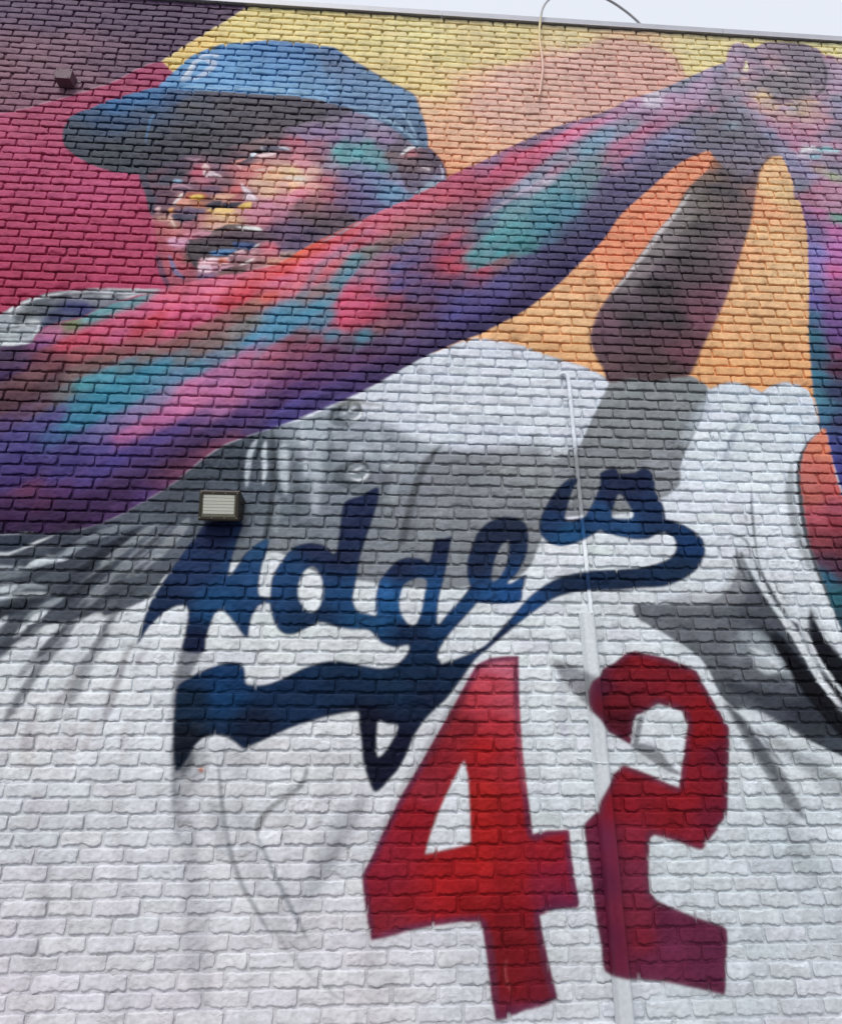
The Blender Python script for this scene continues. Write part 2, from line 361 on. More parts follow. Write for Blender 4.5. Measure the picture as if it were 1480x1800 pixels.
lay(G, field(G, WHITES+[(300, 1180, 221, 226, 231), (60, 1180, 214, 219, 224), (600, 1100, 222, 227, 231), (1000, 1000, 222, 227, 232)], 50, 1.4))
clip(G)
GRAYS = [(330, 830, 80, 88, 100), (290, 880, 88, 95, 108), (390, 810, 78, 86, 98), (430, 790, 80, 90, 102), (450, 860, 95, 105, 118), (480, 900, 120, 130, 140), (450, 940, 130, 138, 148), (560, 820, 140, 150, 160), (600, 900, 130, 138, 148),
         (620, 760, 170, 178, 188), (560, 760, 175, 185, 195), (700, 790, 165, 172, 182), (660, 850, 130, 136, 146), (720, 900, 140, 145, 152), (800, 850, 140, 143, 150), (780, 950, 140, 145, 152), (880, 870, 150, 154, 160), (900, 930, 142, 146, 152),
         (940, 820, 155, 160, 165), (980, 860, 150, 155, 160), (1050, 830, 140, 144, 150), (1100, 720, 148, 153, 157), (1150, 690, 148, 153, 157), (1100, 790, 145, 150, 155), (1200, 720, 150, 156, 160), (1160, 830, 150, 154, 160), (1080, 690, 150, 155, 158),
         (260, 930, 110, 118, 130), (220, 970, 95, 102, 115), (150, 960, 75, 82, 95), (100, 950, 70, 78, 92), (30, 960, 60, 68, 85), (60, 1000, 100, 108, 118), (0, 1040, 140, 148, 155), (150, 1030, 85, 92, 103), (250, 1030, 95, 102, 112), (50, 1070, 80, 86, 96), (150, 1060, 80, 86, 96), (500, 960, 138, 144, 152), (600, 1000, 140, 145, 152)]
fillf([(-300, 960), (0, 920), (203, 890), (314, 820), (389, 770), (436, 750), (500, 745), (540, 735), (600, 712), (650, 735), (700, 748), (770, 775), (840, 782), (900, 775), (940, 768), (975, 790), (1010, 800), (1024, 775), (1045, 730), (1071, 674), (1071, 640), (1240, 640), (1243, 684), (1237, 721), (1227, 748), (1207, 785), (1196, 820), (1195, 850), (1172, 872), (1145, 880), (1110, 900), (1075, 904), (1025, 906), (985, 912), (962, 930), (950, 952), (930, 998), (890, 1025), (824, 1031), (776, 1036), (700, 1030), (640, 1022), (600, 1018), (560, 1008), (520, 985), (490, 972), (460, 972), (440, 985), (380, 990), (330, 1000), (294, 1009), (271, 1040), (250, 1058), (200, 1078), (150, 1084), (100, 1096), (60, 1112), (0, 1150), (-300, 1250)],
      GRAYS, 1.6, s=14)
# soft bright sweep of the shoulder fading into the grey
fill([(620, 690), (740, 630), (900, 590), (1060, 640), (1040, 700), (1016, 788), (960, 776), (900, 786), (840, 792), (770, 786), (700, 756), (640, 724)], (219, 225, 235), 13)
fill([(700, 700), (900, 640), (1040, 660), (1010, 760), (900, 760), (780, 750)], (222, 228, 239), 10)
fill([(930, 760), (975, 772), (1010, 770), (995, 800), (960, 806)], (200, 206, 212), 7, alpha=0.7)
fillf([(1071, 674), (1062, 655), (1215, 650), (1243, 684), (1237, 721), (1227, 748), (1207, 790), (1180, 830), (1060, 840), (1015, 800), (1024, 775), (1045, 730)], GRAYS, 1.6, s=14)
fill([(985, 800), (1040, 780), (1120, 800), (1120, 870), (1000, 870)], (147, 151, 156), 12, alpha=0.8)
# edges of the grey shapes
stroke([(1071, 674), (1045, 730), (1024, 775)], 3, (120, 126, 132), 1.2, 0.5)
stroke([(865, 596), (920, 608), (955, 622), (1000, 636), (1040, 650), (1068, 668)], 2.5, (120, 110, 105), 1.0, 0.6)
stroke([(1248, 684), (1265, 675), (1285, 671), (1305, 674), (1330, 684), (1340, 690)], 2.5, (120, 112, 108), 1.0, 0.65)
stroke([(1340, 689), (1355, 678), (1380, 671), (1405, 676), (1425, 690), (1437, 720), (1442, 748)], 2.5, (120, 118, 120), 1.0, 0.6)
stroke([(1340, 690), (1325, 710), (1305, 735), (1285, 775), (1270, 815)], [4, 7, 9, 12, 8], (178, 188, 200), 2.5, 0.8)
stroke([(1250, 700), (1225, 735), (1200, 780)], 16, (188, 198, 208), 5, 0.7)
# placket stripes and folds left of the neck
frame(420, 680, 0.3378)
stroke([(95, 270), (60, 340), (45, 430), (40, 520)], [6, 10, 10, 6], (196, 205, 214), 2.0, 0.9)
stroke([(140, 280), (130, 350), (135, 430), (125, 510)], [6, 9, 9, 5], (205, 214, 222), 1.5, 0.95)
stroke([(170, 210), (180, 350), (178, 500), (160, 660), (140, 760), (130, 829)], [8, 10, 11, 10, 9, 8], (82, 90, 98), 2.0, 0.9)
stroke([(235, 280), (232, 380), (235, 480), (245, 560)], [14, 18, 16, 8], (196, 205, 214), 3.0, 0.9)
stroke([(280, 340), (295, 480), (305, 620), (300, 720)], [8, 13, 14, 8], (112, 120, 130), 3.0, 0.85)
stroke([(400, 300), (400, 420), (400, 540), (395, 680)], [22, 22, 20, 12], (190, 198, 206), 5.0, 0.75)
stroke([(560, 350), (640, 330), (700, 350)], 14, (205, 212, 222), 5, 0.6)
# curved fold
stroke([(1070, 285), (1010, 350), (960, 420), (915, 540), (885, 650), (860, 760), (850, 829)], [4, 9, 14, 15, 14, 15, 14], (96, 100, 106), 3.0, 0.85)
stroke([(1000, 330), (930, 360), (860, 350)], [10, 12, 6], (190, 196, 202), 4, 0.7)
stroke([(960, 830), (1000, 700), (1060, 600)], 26, (158, 163, 168), 9, 0.6)
# two buttons with their thread shadows
for bx_, by_, rr_ in ((575, 128, 19), (612, 440, 22)):
    blob(bx_-40, by_+25, rr_*1.3, rr_*1.0, (96, 104, 112), 4, 0.75)
    blob(bx_, by_+10, rr_*1.25, rr_*0.95, (118, 126, 134), 2.5, 0.85)
    blob(bx_, by_, rr_, rr_*0.74, (150, 158, 166), 1.2, 1.0, -12)
    stroke([(bx_-58, by_+15), (bx_-45, by_-28), (bx_, by_-50), (bx_+48, by_-36), (bx_+62, by_)], [3, 5, 6, 6, 3], (74, 80, 87), 1.0, 0.9)
    stroke([(bx_+62, by_-10), (bx_+52, by_+26), (bx_+14, by_+46), (bx_-30, by_+36)], [3, 6, 5, 2], (228, 233, 238), 0.9, 0.95)
    stroke([(bx_-35, by_+12), (bx_, by_-6), (bx_+34, by_-24)], [3, 6, 3], (216, 222, 228), 0.9, 0.95)
    stroke([(bx_-28, by_-6), (bx_+20, by_+14)], [3, 4], (84, 90, 98), 0.9, 0.85)
for pts, wv, c, a in (
    ([(330, 190), (345, 330), (350, 470)], [8, 14, 8], (204, 211, 220), 0.7), ([(470, 210), (480, 330), (470, 430)], [8, 14, 8], (112, 120, 130), 0.6),
    ([(700, 210), (760, 330), (770, 430)], [10, 18, 10], (196, 203, 212), 0.6), ([(640, 520), (700, 560), (760, 640)], [8, 14, 10], (112, 118, 126), 0.6),
    ([(20, 300), (5, 420), (0, 560)], [8, 12, 10], (66, 74, 84), 0.8), ([(200, 560), (195, 660), (190, 760)], [8, 12, 10], (168, 176, 184), 0.6),
    ([(880, 330), (820, 460), (800, 600)], [8, 18, 12], (168, 174, 181), 0.6)):
    stroke(pts, wv, c, 3.0, a)
fill([(480, 100), (560, 62), (640, 70), (770, 105), (640, 92)], (150, 152, 150), 2.5, alpha=0.8)
CLIP[0] = None

# ---- streaked folds on the left of the jersey
frame(0, 900, 0.27778)
stroke([(-60, 272), (0, 268), (60, 266), (140, 238), (230, 192), (340, 148)], [4, 5, 5, 5, 4, 2], (228, 234, 238), 0.8, 0.95)
stroke([(40, 300), (130, 262), (260, 225), (400, 200)], [8, 12, 12, 6], (92, 98, 108), 2, 0.8)
stroke([(160, 352), (230, 322), (320, 298), (430, 300)], [5, 14, 15, 4], (200, 208, 216), 1.6, 0.95)
stroke([(-40, 345), (60, 350), (170, 352)], [6, 5, 3], (196, 204, 212), 1.6, 0.8)
stroke([(-40, 420), (100, 400), (240, 405)], [16, 16, 6], (128, 136, 144), 3, 0.9)
stroke([(-40, 490), (50, 478), (95, 470)], [14, 16, 8], (206, 214, 222), 2, 0.95)
stroke([(105, 500), (160, 465), (300, 480)], [6, 10, 5], (160, 168, 176), 2.5, 0.9)
stroke([(-60, 548), (100, 530), (260, 520), (340, 525)], [8, 9, 7, 3], (198, 206, 212), 2.5, 0.85)
for pts, wv, c in (
    ([(850, 70), (720, 115), (600, 150), (480, 190)], [10, 14, 14, 6], (138, 146, 156)),
    ([(1000, 70), (860, 170), (740, 260), (560, 440), (430, 520)], [8, 13, 16, 18, 10], (148, 154, 160)),
    ([(1080, 90), (960, 190), (840, 300), (700, 430), (560, 560), (460, 640)], [12, 15, 18, 20, 18, 8], (142, 148, 156)),
    ([(1200, 40), (1120, 140), (1010, 250), (900, 340), (800, 420)], [16, 18, 18, 18, 10], (152, 158, 165)),
    ([(540, 200), (420, 255), (340, 280)], [10, 14, 8], (160, 168, 176)),
    ([(390, 540), (310, 590), (200, 660), (100, 760)], [12, 15, 13, 6], (150, 157, 164)),
    ([(740, 570), (660, 600), (560, 690)], [8, 8, 6], (150, 156, 162))):
    stroke(pts, wv, c, 2.6, 0.85)
for pts, wv, c in (
    ([(900, 90), (780, 170), (660, 240), (560, 330)], [8, 13, 14, 10], (58, 64, 76)),
    ([(1090, 60), (1020, 140), (920, 230), (820, 310)], [5, 9, 9, 6], (74, 80, 90)),
    ([(640, 330), (520, 400), (420, 470), (250, 560)], [10, 16, 16, 10], (70, 76, 88)),
    ([(820, 380), (740, 420), (660, 500)], [6, 10, 6], (98, 104, 112))):
    stroke(pts, wv, c, 2.6, 0.8)
for pts, wv, c in (
    ([(560, 420), (440, 520), (300, 620)], [16, 26, 16], (64, 70, 82)),
    ([(760, 300), (660, 380), (540, 470), (420, 560)], [8, 14, 18, 12], (62, 68, 80)),
    ([(900, 440), (760, 540), (600, 650)], [12, 24, 14], (80, 86, 96)),
    ([(420, 220), (300, 300), (120, 330)], [10, 14, 8], (60, 66, 78)),
    ([(700, 640), (560, 640), (420, 680), (330, 720)], [14, 22, 20, 10], (78, 83, 93)),
    ([(180, 600), (60, 620), (-60, 660)], [14, 18, 16], (70, 76, 88))):
    stroke(pts, wv, c, 4.0, 0.7)
# bright wedges below, and shadow streaks running down to the left
for pts in ([(0, 700), (50, 655), (10, 760), (-60, 800)], [(180, 700), (240, 650), (300, 632), (250, 690), (200, 705)], [(95, 785), (160, 720), (175, 770), (110, 800)],
            [(720, 690), (780, 630), (860, 625), (880, 680), (850, 712), (740, 715)], [(450, 790), (540, 690), (600, 640), (660, 660), (650, 720), (520, 760)], [(190, 770), (240, 725), (400, 715), (430, 770), (300, 790)]):
    fill(pts, (214, 219, 224), 2.0, alpha=0.9)
for pts, wv, c, a in (
    ([(330, 640), (220, 740), (100, 830), (0, 900), (-80, 980)], [10, 16, 16, 14, 10], (96, 102, 112), 0.85),
    ([(110, 650), (30, 730), (-40, 800)], [8, 14, 12], (92, 98, 108), 0.85),
    ([(480, 690), (420, 770), (340, 870), (260, 960), (200, 1060), (130, 1160), (70, 1260), (20, 1340)], [14, 20, 19, 16, 15, 15, 15, 10], (112, 114, 124), 0.8),
    ([(700, 730), (640, 820), (580, 920), (520, 1040), (460, 1160), (420, 1240)], [10, 17, 20, 20, 18, 10], (150, 153, 160), 0.8),
    ([(850, 810), (800, 900), (760, 1020), (720, 1140), (680, 1260), (650, 1340)], [6, 10, 13, 15, 16, 10], (158, 158, 164), 0.8),
    ([(620, 1240), (560, 1400), (540, 1520)], [10, 16, 10], (186, 184, 188), 0.6),
    ([(60, 870), (160, 820), (280, 815)], [8, 16, 10], (188, 192, 198), 0.7),
    ([(200, 1380), (170, 1500), (200, 1640)], [20, 26, 20], (192, 188, 192), 0.5)):
    stroke(pts, wv, c, 3.5, a)

# deeper folds and soft streaks down the left
for pts, wv, c, a in (
    ([(-40, 600), (120, 560), (280, 545)], [12, 18, 8], (50, 56, 68), 0.7),
    ([(820, 150), (700, 215), (600, 270)], [6, 10, 6], (46, 52, 64), 0.8),
    ([(640, 210), (480, 300), (300, 360), (130, 400)], [8, 16, 16, 8], (66, 72, 84), 0.6),
    ([(560, 560), (470, 640), (400, 720), (330, 800)], [8, 14, 16, 10], (84, 88, 98), 0.8),
    ([(760, 600), (690, 690), (640, 760)], [8, 13, 8], (92, 96, 104), 0.7),
    ([(140, 730), (40, 830), (-60, 940)], [8, 14, 14], (84, 90, 100), 0.8),
    ([(380, 760), (280, 860), (190, 960), (110, 1060)], [8, 14, 15, 10], (128, 130, 138), 0.7),
    ([(560, 900), (500, 1000), (430, 1110), (370, 1230), (330, 1340)], [8, 14, 17, 16, 10], (168, 168, 175), 0.7),
    ([(960, 820), (900, 900), (850, 1010)], [6, 12, 8], (176, 176, 182), 0.6),
    ([(250, 1240), (190, 1370), (150, 1500)], [10, 20, 12], (176, 174, 180), 0.6),
    ([(820, 1300), (780, 1440), (770, 1600)], [10, 18, 10], (186, 184, 190), 0.5),
    ([(480, 1330), (440, 1480), (430, 1640)], [10, 22, 12], (190, 188, 194), 0.5)):
    stroke(pts, wv, c, 3.5, a)
for pts, wv, c, a in (
    ([(300, 630), (230, 665), (170, 715)], [5, 12, 4], (212, 217, 222), 0.9),
    ([(165, 715), (130, 760), (85, 800)], [4, 12, 5], (210, 215, 221), 0.9),
    ([(640, 640), (560, 690), (490, 760), (440, 800)], [6, 16, 16, 8], (214, 219, 224), 0.9),
    ([(860, 625), (790, 660), (730, 700)], [8, 20, 8], (216, 221, 226), 0.9),
    ([(440, 700), (340, 740), (240, 780)], [6, 14, 8], (206, 211, 217), 0.8),
    ([(40, 655), (0, 700), (-60, 760)], [4, 12, 12], (205, 211, 218), 0.9),
    ([(300, 820), (180, 850), (60, 880)], [10, 20, 14], (208, 212, 217), 0.7),
    ([(620, 800), (560, 850), (480, 880)], [8, 16, 8], (216, 220, 225), 0.7),
    ([(400, 540), (330, 580), (220, 640)], [6, 10, 4], (150, 156, 164), 0.8),
    ([(160, 352), (240, 318), (330, 300), (420, 302)], [4, 12, 12, 4], (206, 213, 220), 0.95),
    ([(-40, 480), (50, 478), (110, 465)], [12, 14, 6], (210, 217, 224), 0.95)):
    stroke(pts, wv, c, 1.5, a)
# ---- folds on the right of the jersey
frame(1080, 700, 0.38889)
fillf([(90, 935), (85, 962), (110, 1000), (200, 1050), (300, 1110), (380, 1170), (430, 1240), (480, 1340), (540, 1400), (700, 1460), (860, 1540), (1029, 1620), (1300, 1760), (1300, 1200), (1029, 1180), (900, 1060), (760, 980), (690, 890), (640, 800), (600, 730), (570, 700), (555, 780), (520, 860), (460, 905), (400, 925), (250, 930), (130, 930)],
      [(130, 960, 118, 121, 130), (300, 1000, 116, 120, 128), (450, 960, 108, 112, 120), (450, 1080, 116, 120, 128), (560, 1010, 100, 105, 114), (600, 900, 98, 102, 112), (570, 800, 130, 136, 144), (700, 1000, 88, 92, 102), (680, 1080, 90, 96, 106), (560, 1130, 140, 146, 154), (450, 1200, 104, 108, 115), (600, 1240, 110, 114, 122), (560, 1330, 92, 97, 106), (750, 1330, 95, 100, 110), (700, 1400, 78, 84, 94), (850, 1400, 60, 66, 78), (900, 1480, 66, 72, 82), (1000, 1550, 72, 78, 88), (1029, 1300, 40, 46, 58), (950, 1200, 60, 66, 76)], 2.5, s=16)
fill([(230, 915), (330, 880), (470, 868), (530, 800), (560, 690), (590, 700), (590, 900), (460, 940), (300, 945)], (160, 162, 168), 7, alpha=0.6)
fill([(555, 1060), (640, 1050), (720, 1120), (790, 1210), (810, 1290), (700, 1200), (600, 1120)], (168, 176, 184), 6, alpha=0.8)
fill([(620, 1150), (720, 1160), (760, 1230), (690, 1250), (640, 1210)], (196, 204, 210), 4, alpha=0.8)
stroke([(660, 1020), (740, 1090), (800, 1180), (860, 1270), (940, 1370), (1029, 1470), (1150, 1600)], [8, 18, 26, 30, 32, 36, 36], (28, 33, 45), 4, 0.95)
stroke([(560, 640), (600, 720), (650, 820), (720, 930), (800, 1040), (860, 1140), (920, 1250), (1000, 1370), (1080, 1470)], [6, 11, 13, 14, 14, 15, 13, 9, 6], (206, 213, 220), 1.6, 0.95)
stroke([(885, 950), (905, 1050), (940, 1140), (1000, 1230), (1080, 1340)], [6, 20, 28, 36, 40], (32, 38, 50), 3.5, 0.95)
stroke([(900, 960), (960, 1060), (1029, 1170), (1100, 1260)], [3, 7, 8, 8], (170, 178, 184), 1.8, 0.8)
stroke([(830, 1000), (870, 1110), (930, 1210), (1029, 1330)], [5, 8, 8, 5], (200, 207, 214), 2, 0.8)
stroke([(620, 395), (622, 520), (636, 640), (668, 780), (720, 900), (790, 1000)], [3, 5, 5, 6, 6, 3], (112, 118, 126), 1.2, 0.85)
stroke([(585, 510), (600, 560)], 4, (160, 166, 172), 1.5, 0.8)
stroke([(510, 640), (560, 625), (600, 650), (615, 720)], [2, 4, 5, 3], (105, 112, 120), 1.2, 0.7)
stroke([(800, 290), (795, 420), (815, 560), (860, 700), (900, 790)], [10, 15, 16, 14, 8], (164, 170, 176), 3, 0.85)
stroke([(940, 142), (880, 195), (846, 265), (834, 350), (842, 450), (862, 590), (898, 720), (955, 865), (1040, 1060)], [2, 4, 7, 9, 10, 9, 8, 7, 6], (62, 68, 76), 1.6, 0.9)
stroke([(880, 790), (930, 900), (990, 1010)], [3, 6, 4], (225, 230, 236), 1.5, 0.9)
# white wedges and grey bands low on the right
fill([(560, 1400), (660, 1420), (800, 1500), (940, 1590), (1080, 1670), (1200, 1760), (900, 1700), (740, 1560), (640, 1470)], (206, 213, 219), 4, alpha=0.9)
stroke([(500, 1380), (580, 1480), (650, 1590), (720, 1690), (780, 1790), (860, 1900)], [10, 22, 28, 28, 26, 18], (112, 117, 124), 3.5, 0.85)
stroke([(660, 1480), (740, 1560), (860, 1650), (1000, 1740), (1150, 1830)], [8, 18, 26, 30, 30], (140, 146, 152), 6, 0.65)
stroke([(900, 1720), (1029, 1780), (1150, 1860)], 30, (176, 182, 188), 8, 0.7)
for pts, wv, c, a in (
    ([(930, 1080), (985, 1180), (1060, 1290), (1150, 1420)], [10, 34, 50, 60], (24, 28, 40), 0.9),
    ([(720, 1090), (800, 1190), (880, 1300), (980, 1420), (1100, 1540)], [6, 18, 28, 34, 36], (22, 26, 38), 0.85),
    ([(560, 960), (640, 1000), (720, 1060)], [16, 26, 10], (84, 88, 98), 0.7),
    ([(500, 1290), (640, 1340), (800, 1400), (960, 1470)], [10, 24, 28, 20], (58, 63, 74), 0.7),
    ([(1000, 1390), (1080, 1460), (1180, 1560)], [8, 10, 10], (190, 196, 204), 0.7),
    ([(760, 1000), (830, 1090), (880, 1180), (950, 1290), (1040, 1400)], [3, 5, 6, 6, 4], (224, 229, 234), 0.85),
    ([(700, 760), (740, 860), (800, 950)], [2, 5, 3], (150, 156, 164), 0.7),
    ([(640, 1490), (700, 1580), (780, 1680)], [3, 8, 4], (90, 95, 103), 0.6)):
    stroke(pts, wv, c, 2.6, a)
for pts, wv, a in (
    ([(575, 660), (610, 740), (660, 840), (730, 950)], [3, 6, 7, 4], 0.9), ([(720, 940), (800, 1045), (860, 1145), (915, 1245), (990, 1360)], [4, 9, 10, 8, 4], 0.95),
    ([(640, 600), (655, 700), (690, 800), (750, 900), (830, 1010)], [3, 7, 9, 10, 6], 0.9), ([(850, 1020), (890, 1130), (960, 1240), (1060, 1360)], [4, 7, 7, 5], 0.9),
    ([(930, 1000), (985, 1090), (1060, 1200)], [3, 6, 6], 0.75), ([(600, 1120), (680, 1165), (760, 1235)], [3, 8, 3], 0.6)):
    stroke(pts, wv, (216, 222, 228), 1.3, a)
for pts, wv in (([(620, 700), (665, 800), (720, 890), (790, 990)], [2, 4, 5, 3]), ([(545, 660), (560, 740), (600, 830)], [2, 5, 3]), ([(875, 1090), (930, 1200), (1000, 1310)], [3, 7, 5])):
    stroke(pts, wv, (78, 84, 94), 1.3, 0.85)
frame()
stroke([(1440, 1480), (1470, 1560), (1478, 1700)], 14, (186, 192, 198), 5, 0.6)

# ---- soft grey lines low on the jersey front
frame(280, 1120, 0.33784)
fill([(70, 560), (200, 560), (260, 640), (200, 760), (130, 900), (110, 1060), (70, 1000), (75, 760)], (150, 152, 158), 8, alpha=0.6)
fill([(80, 580), (170, 590), (180, 660), (130, 720), (85, 700)], (70, 74, 82), 6, alpha=0.8)
stroke([(90, 700), (88, 860), (100, 1060)], [12, 14, 8], (170, 173, 180), 3.5, 0.7)
stroke([(300, 610), (318, 780), (335, 950), (370, 1120), (430, 1290), (520, 1450), (600, 1580)], [4, 7, 10, 10, 9, 9, 6], (138, 142, 148), 2.2, 0.75)
stroke([(270, 840), (300, 980), (340, 1120)], [14, 26, 14], (178, 181, 187), 6, 0.7)
stroke([(770, 640), (762, 720), (720, 790), (640, 845), (560, 910), (515, 980), (510, 1040)], [4, 8, 10, 9, 11, 14, 10], (140, 142, 145), 1.8, 0.75)
stroke([(508, 1030), (550, 1130), (600, 1240), (655, 1350), (710, 1460), (780, 1590)], [7, 7, 8, 9, 9, 6], (140, 145, 154), 1.6, 0.75)
stroke([(1075, 800), (1030, 900), (980, 1010), (920, 1110), (850, 1210)], [20, 26, 26, 24, 12], (160, 161, 168), 7, 0.75)
stroke([(960, 640), (900, 800), (820, 960)], [14, 22, 14], (190, 192, 198), 8, 0.5)
fill([(300, 560), (420, 590), (540, 640), (420, 700), (320, 680)], (178, 180, 186), 10, alpha=0.5)
frame()
stroke([(335, 1480), (330, 1600), (345, 1760)], [22, 24, 20], (188, 188, 196), 10, 0.55)
stroke([(460, 1600), (520, 1690), (600, 1760)], [6, 8, 4], (165, 166, 172), 3, 0.6)
stroke([(985, 1170), (988, 1240), (992, 1310)], [12, 14, 8], (190, 193, 203), 4, 0.65)
fill([(972, 1160), (1000, 1168), (1036, 1184), (1060, 1200), (1060, 1250), (1036, 1244), (1010, 1218), (985, 1190)], (122, 124, 130), 4, alpha=0.75)

# strongest folds of the sleeves, left and right
frame(0, 900, 0.27778)
for pts, wv, c, a in (
    ([(820, 160), (700, 235), (580, 320), (450, 400)], [5, 12, 14, 6], (44, 49, 60), 0.8), ([(700, 330), (590, 420), (480, 510)], [5, 12, 6], (48, 54, 65), 0.75),
    ([(300, 380), (150, 430), (0, 450), (-80, 460)], [6, 12, 14, 12], (56, 62, 74), 0.7), ([(280, 560), (140, 590), (0, 640), (-80, 680)], [8, 16, 20, 20], (46, 52, 63), 0.75),
    ([(240, 700), (120, 790), (0, 860), (-80, 910)], [5, 10, 12, 12], (74, 79, 89), 0.75), ([(480, 640), (400, 740), (310, 840), (230, 930)], [5, 12, 14, 8], (78, 82, 92), 0.75),
    ([(680, 700), (630, 800), (570, 890)], [4, 12, 8], (108, 112, 121), 0.7), ([(960, 300), (860, 380), (760, 470)], [4, 10, 5], (84, 90, 99), 0.7)):
    stroke(pts, wv, c, 2.2, a)
frame(1080, 700, 0.38889)
for pts, wv, c, a in (
    ([(700, 1075), (790, 1180), (870, 1290), (970, 1410), (1090, 1530), (1200, 1640)], [6, 16, 24, 30, 34, 36], (16, 20, 30), 0.85),
    ([(900, 1010), (925, 1100), (975, 1190), (1050, 1300), (1150, 1430)], [6, 20, 30, 44, 50], (20, 24, 34), 0.85),
    ([(600, 760), (640, 860), (700, 950), (760, 1030)], [4, 10, 12, 6], (84, 89, 99), 0.75),
    ([(520, 1400), (600, 1500), (670, 1610), (740, 1720)], [6, 14, 18, 12], (84, 89, 97), 0.7)):
    stroke(pts, wv, c, 2.4, a)
for pts, wv, a in (([(730, 950), (805, 1055), (865, 1160), (925, 1265), (1010, 1385)], [4, 8, 9, 8, 4], 0.95), ([(870, 1060), (905, 1150), (975, 1255), (1070, 1380)], [3, 6, 6, 4], 0.9)):
    stroke(pts, wv, (220, 226, 231), 1.1, a)
frame()
# broad soft cloth shading over the lower jersey
for pts, wv, c, a in (
    ([(318, 1390), (335, 1500), (345, 1620), (350, 1790)], [20, 36, 40, 36], (168, 169, 177), 0.5),
    ([(420, 1400), (440, 1500), (480, 1600), (540, 1690)], [20, 34, 30, 16], (182, 184, 190), 0.55),
    ([(610, 1400), (590, 1470), (560, 1540), (520, 1600)], [16, 40, 36, 16], (158, 160, 168), 0.55),
    ([(70, 1380), (60, 1480), (80, 1600)], [20, 40, 24], (184, 183, 190), 0.5),
    ([(190, 1330), (200, 1440), (230, 1560)], [18, 34, 18], (188, 188, 195), 0.45),
    ([(1330, 1380), (1390, 1460), (1440, 1560)], [20, 40, 26], (170, 176, 183), 0.55),
    ([(1310, 1600), (1330, 1690), (1320, 1790)], [18, 30, 20], (178, 185, 191), 0.5),
    ([(940, 1280), (950, 1380), (985, 1440)], [14, 24, 14], (192, 198, 204), 0.5),
    ([(1010, 1560), (1010, 1660), (1030, 1770)], [10, 20, 12], (186, 190, 197), 0.5),
    ([(620, 1660), (680, 1720), (760, 1780)], [14, 30, 16], (190, 190, 196), 0.45),
    ([(880, 1100), (930, 1130), (990, 1140)], [10, 22, 12], (196, 199, 208), 0.6),
    ([(560, 1120), (620, 1125), (680, 1135)], [8, 14, 8], (200, 204, 208), 0.6),
    ([(470, 1340), (560, 1330), (640, 1350)], [14, 26, 14], (190, 192, 198), 0.5)):
    stroke(pts, wv, c, 9, a)

# ---- far arm and sliver of colour at the right edge
frame()
fillf([(1352, 268), (1373, 273), (1385, 293), (1395, 321), (1405, 352), (1409, 360), (1419, 417), (1422, 495), (1422, 596), (1429, 681), (1439, 728), (1442, 750), (1453, 759), (1460, 799), (1480, 860), (1560, 1080), (1900, 1100), (1900, 100), (1480, 105), (1400, 180)],
      [(1410, 330, 115, 120, 150), (1430, 320, 190, 140, 175), (1470, 330, 180, 95, 130), (1440, 345, 160, 110, 150), (1460, 355, 150, 140, 160), (1420, 380, 140, 110, 150), (1440, 370, 200, 130, 175), (1475, 380, 120, 160, 150), (1430, 405, 125, 115, 160), (1470, 405, 195, 120, 175), (1435, 440, 140, 135, 195), (1470, 440, 195, 125, 185), (1430, 470, 150, 140, 200), (1468, 475, 205, 115, 170), (1435, 500, 125, 125, 180), (1470, 505, 170, 105, 155), (1430, 530, 120, 110, 175), (1465, 530, 135, 90, 145), (1430, 555, 80, 120, 150), (1460, 560, 130, 95, 155), (1430, 590, 70, 120, 140), (1470, 590, 120, 85, 145), (1440, 620, 65, 110, 135), (1475, 620, 130, 75, 110), (1435, 660, 75, 130, 155), (1470, 650, 95, 60, 85), (1440, 700, 90, 140, 160), (1470, 690, 70, 75, 110), (1450, 730, 85, 130, 160), (1475, 740, 80, 80, 120), (1465, 780, 85, 90, 150), (1475, 820, 80, 80, 150), (1390, 300, 120, 125, 160), (1420, 300, 150, 130, 165), (1460, 300, 150, 145, 120)], 1.0, s=7)
fillf([(1446, 756), (1453, 758), (1465, 817), (1480, 867), (1560, 1080), (1700, 1300), (1520, 1220), (1480, 1112), (1453, 1038), (1438, 996), (1426, 964), (1418, 926), (1411, 875), (1407, 836), (1411, 805), (1422, 778)],
      [(1445, 790, 226, 148, 122), (1430, 830, 208, 126, 118), (1450, 830, 215, 125, 115), (1460, 860, 205, 110, 110), (1430, 870, 195, 115, 105), (1465, 890, 170, 90, 110), (1440, 910, 190, 100, 115), (1470, 920, 160, 70, 85), (1450, 950, 145, 75, 85), (1475, 960, 120, 60, 75), (1460, 990, 95, 65, 85), (1478, 1000, 90, 60, 80), (1450, 1015, 60, 110, 135), (1475, 1050, 55, 110, 125), (1475, 1090, 60, 85, 100), (1415, 850, 200, 125, 120)], 1.0, s=8)

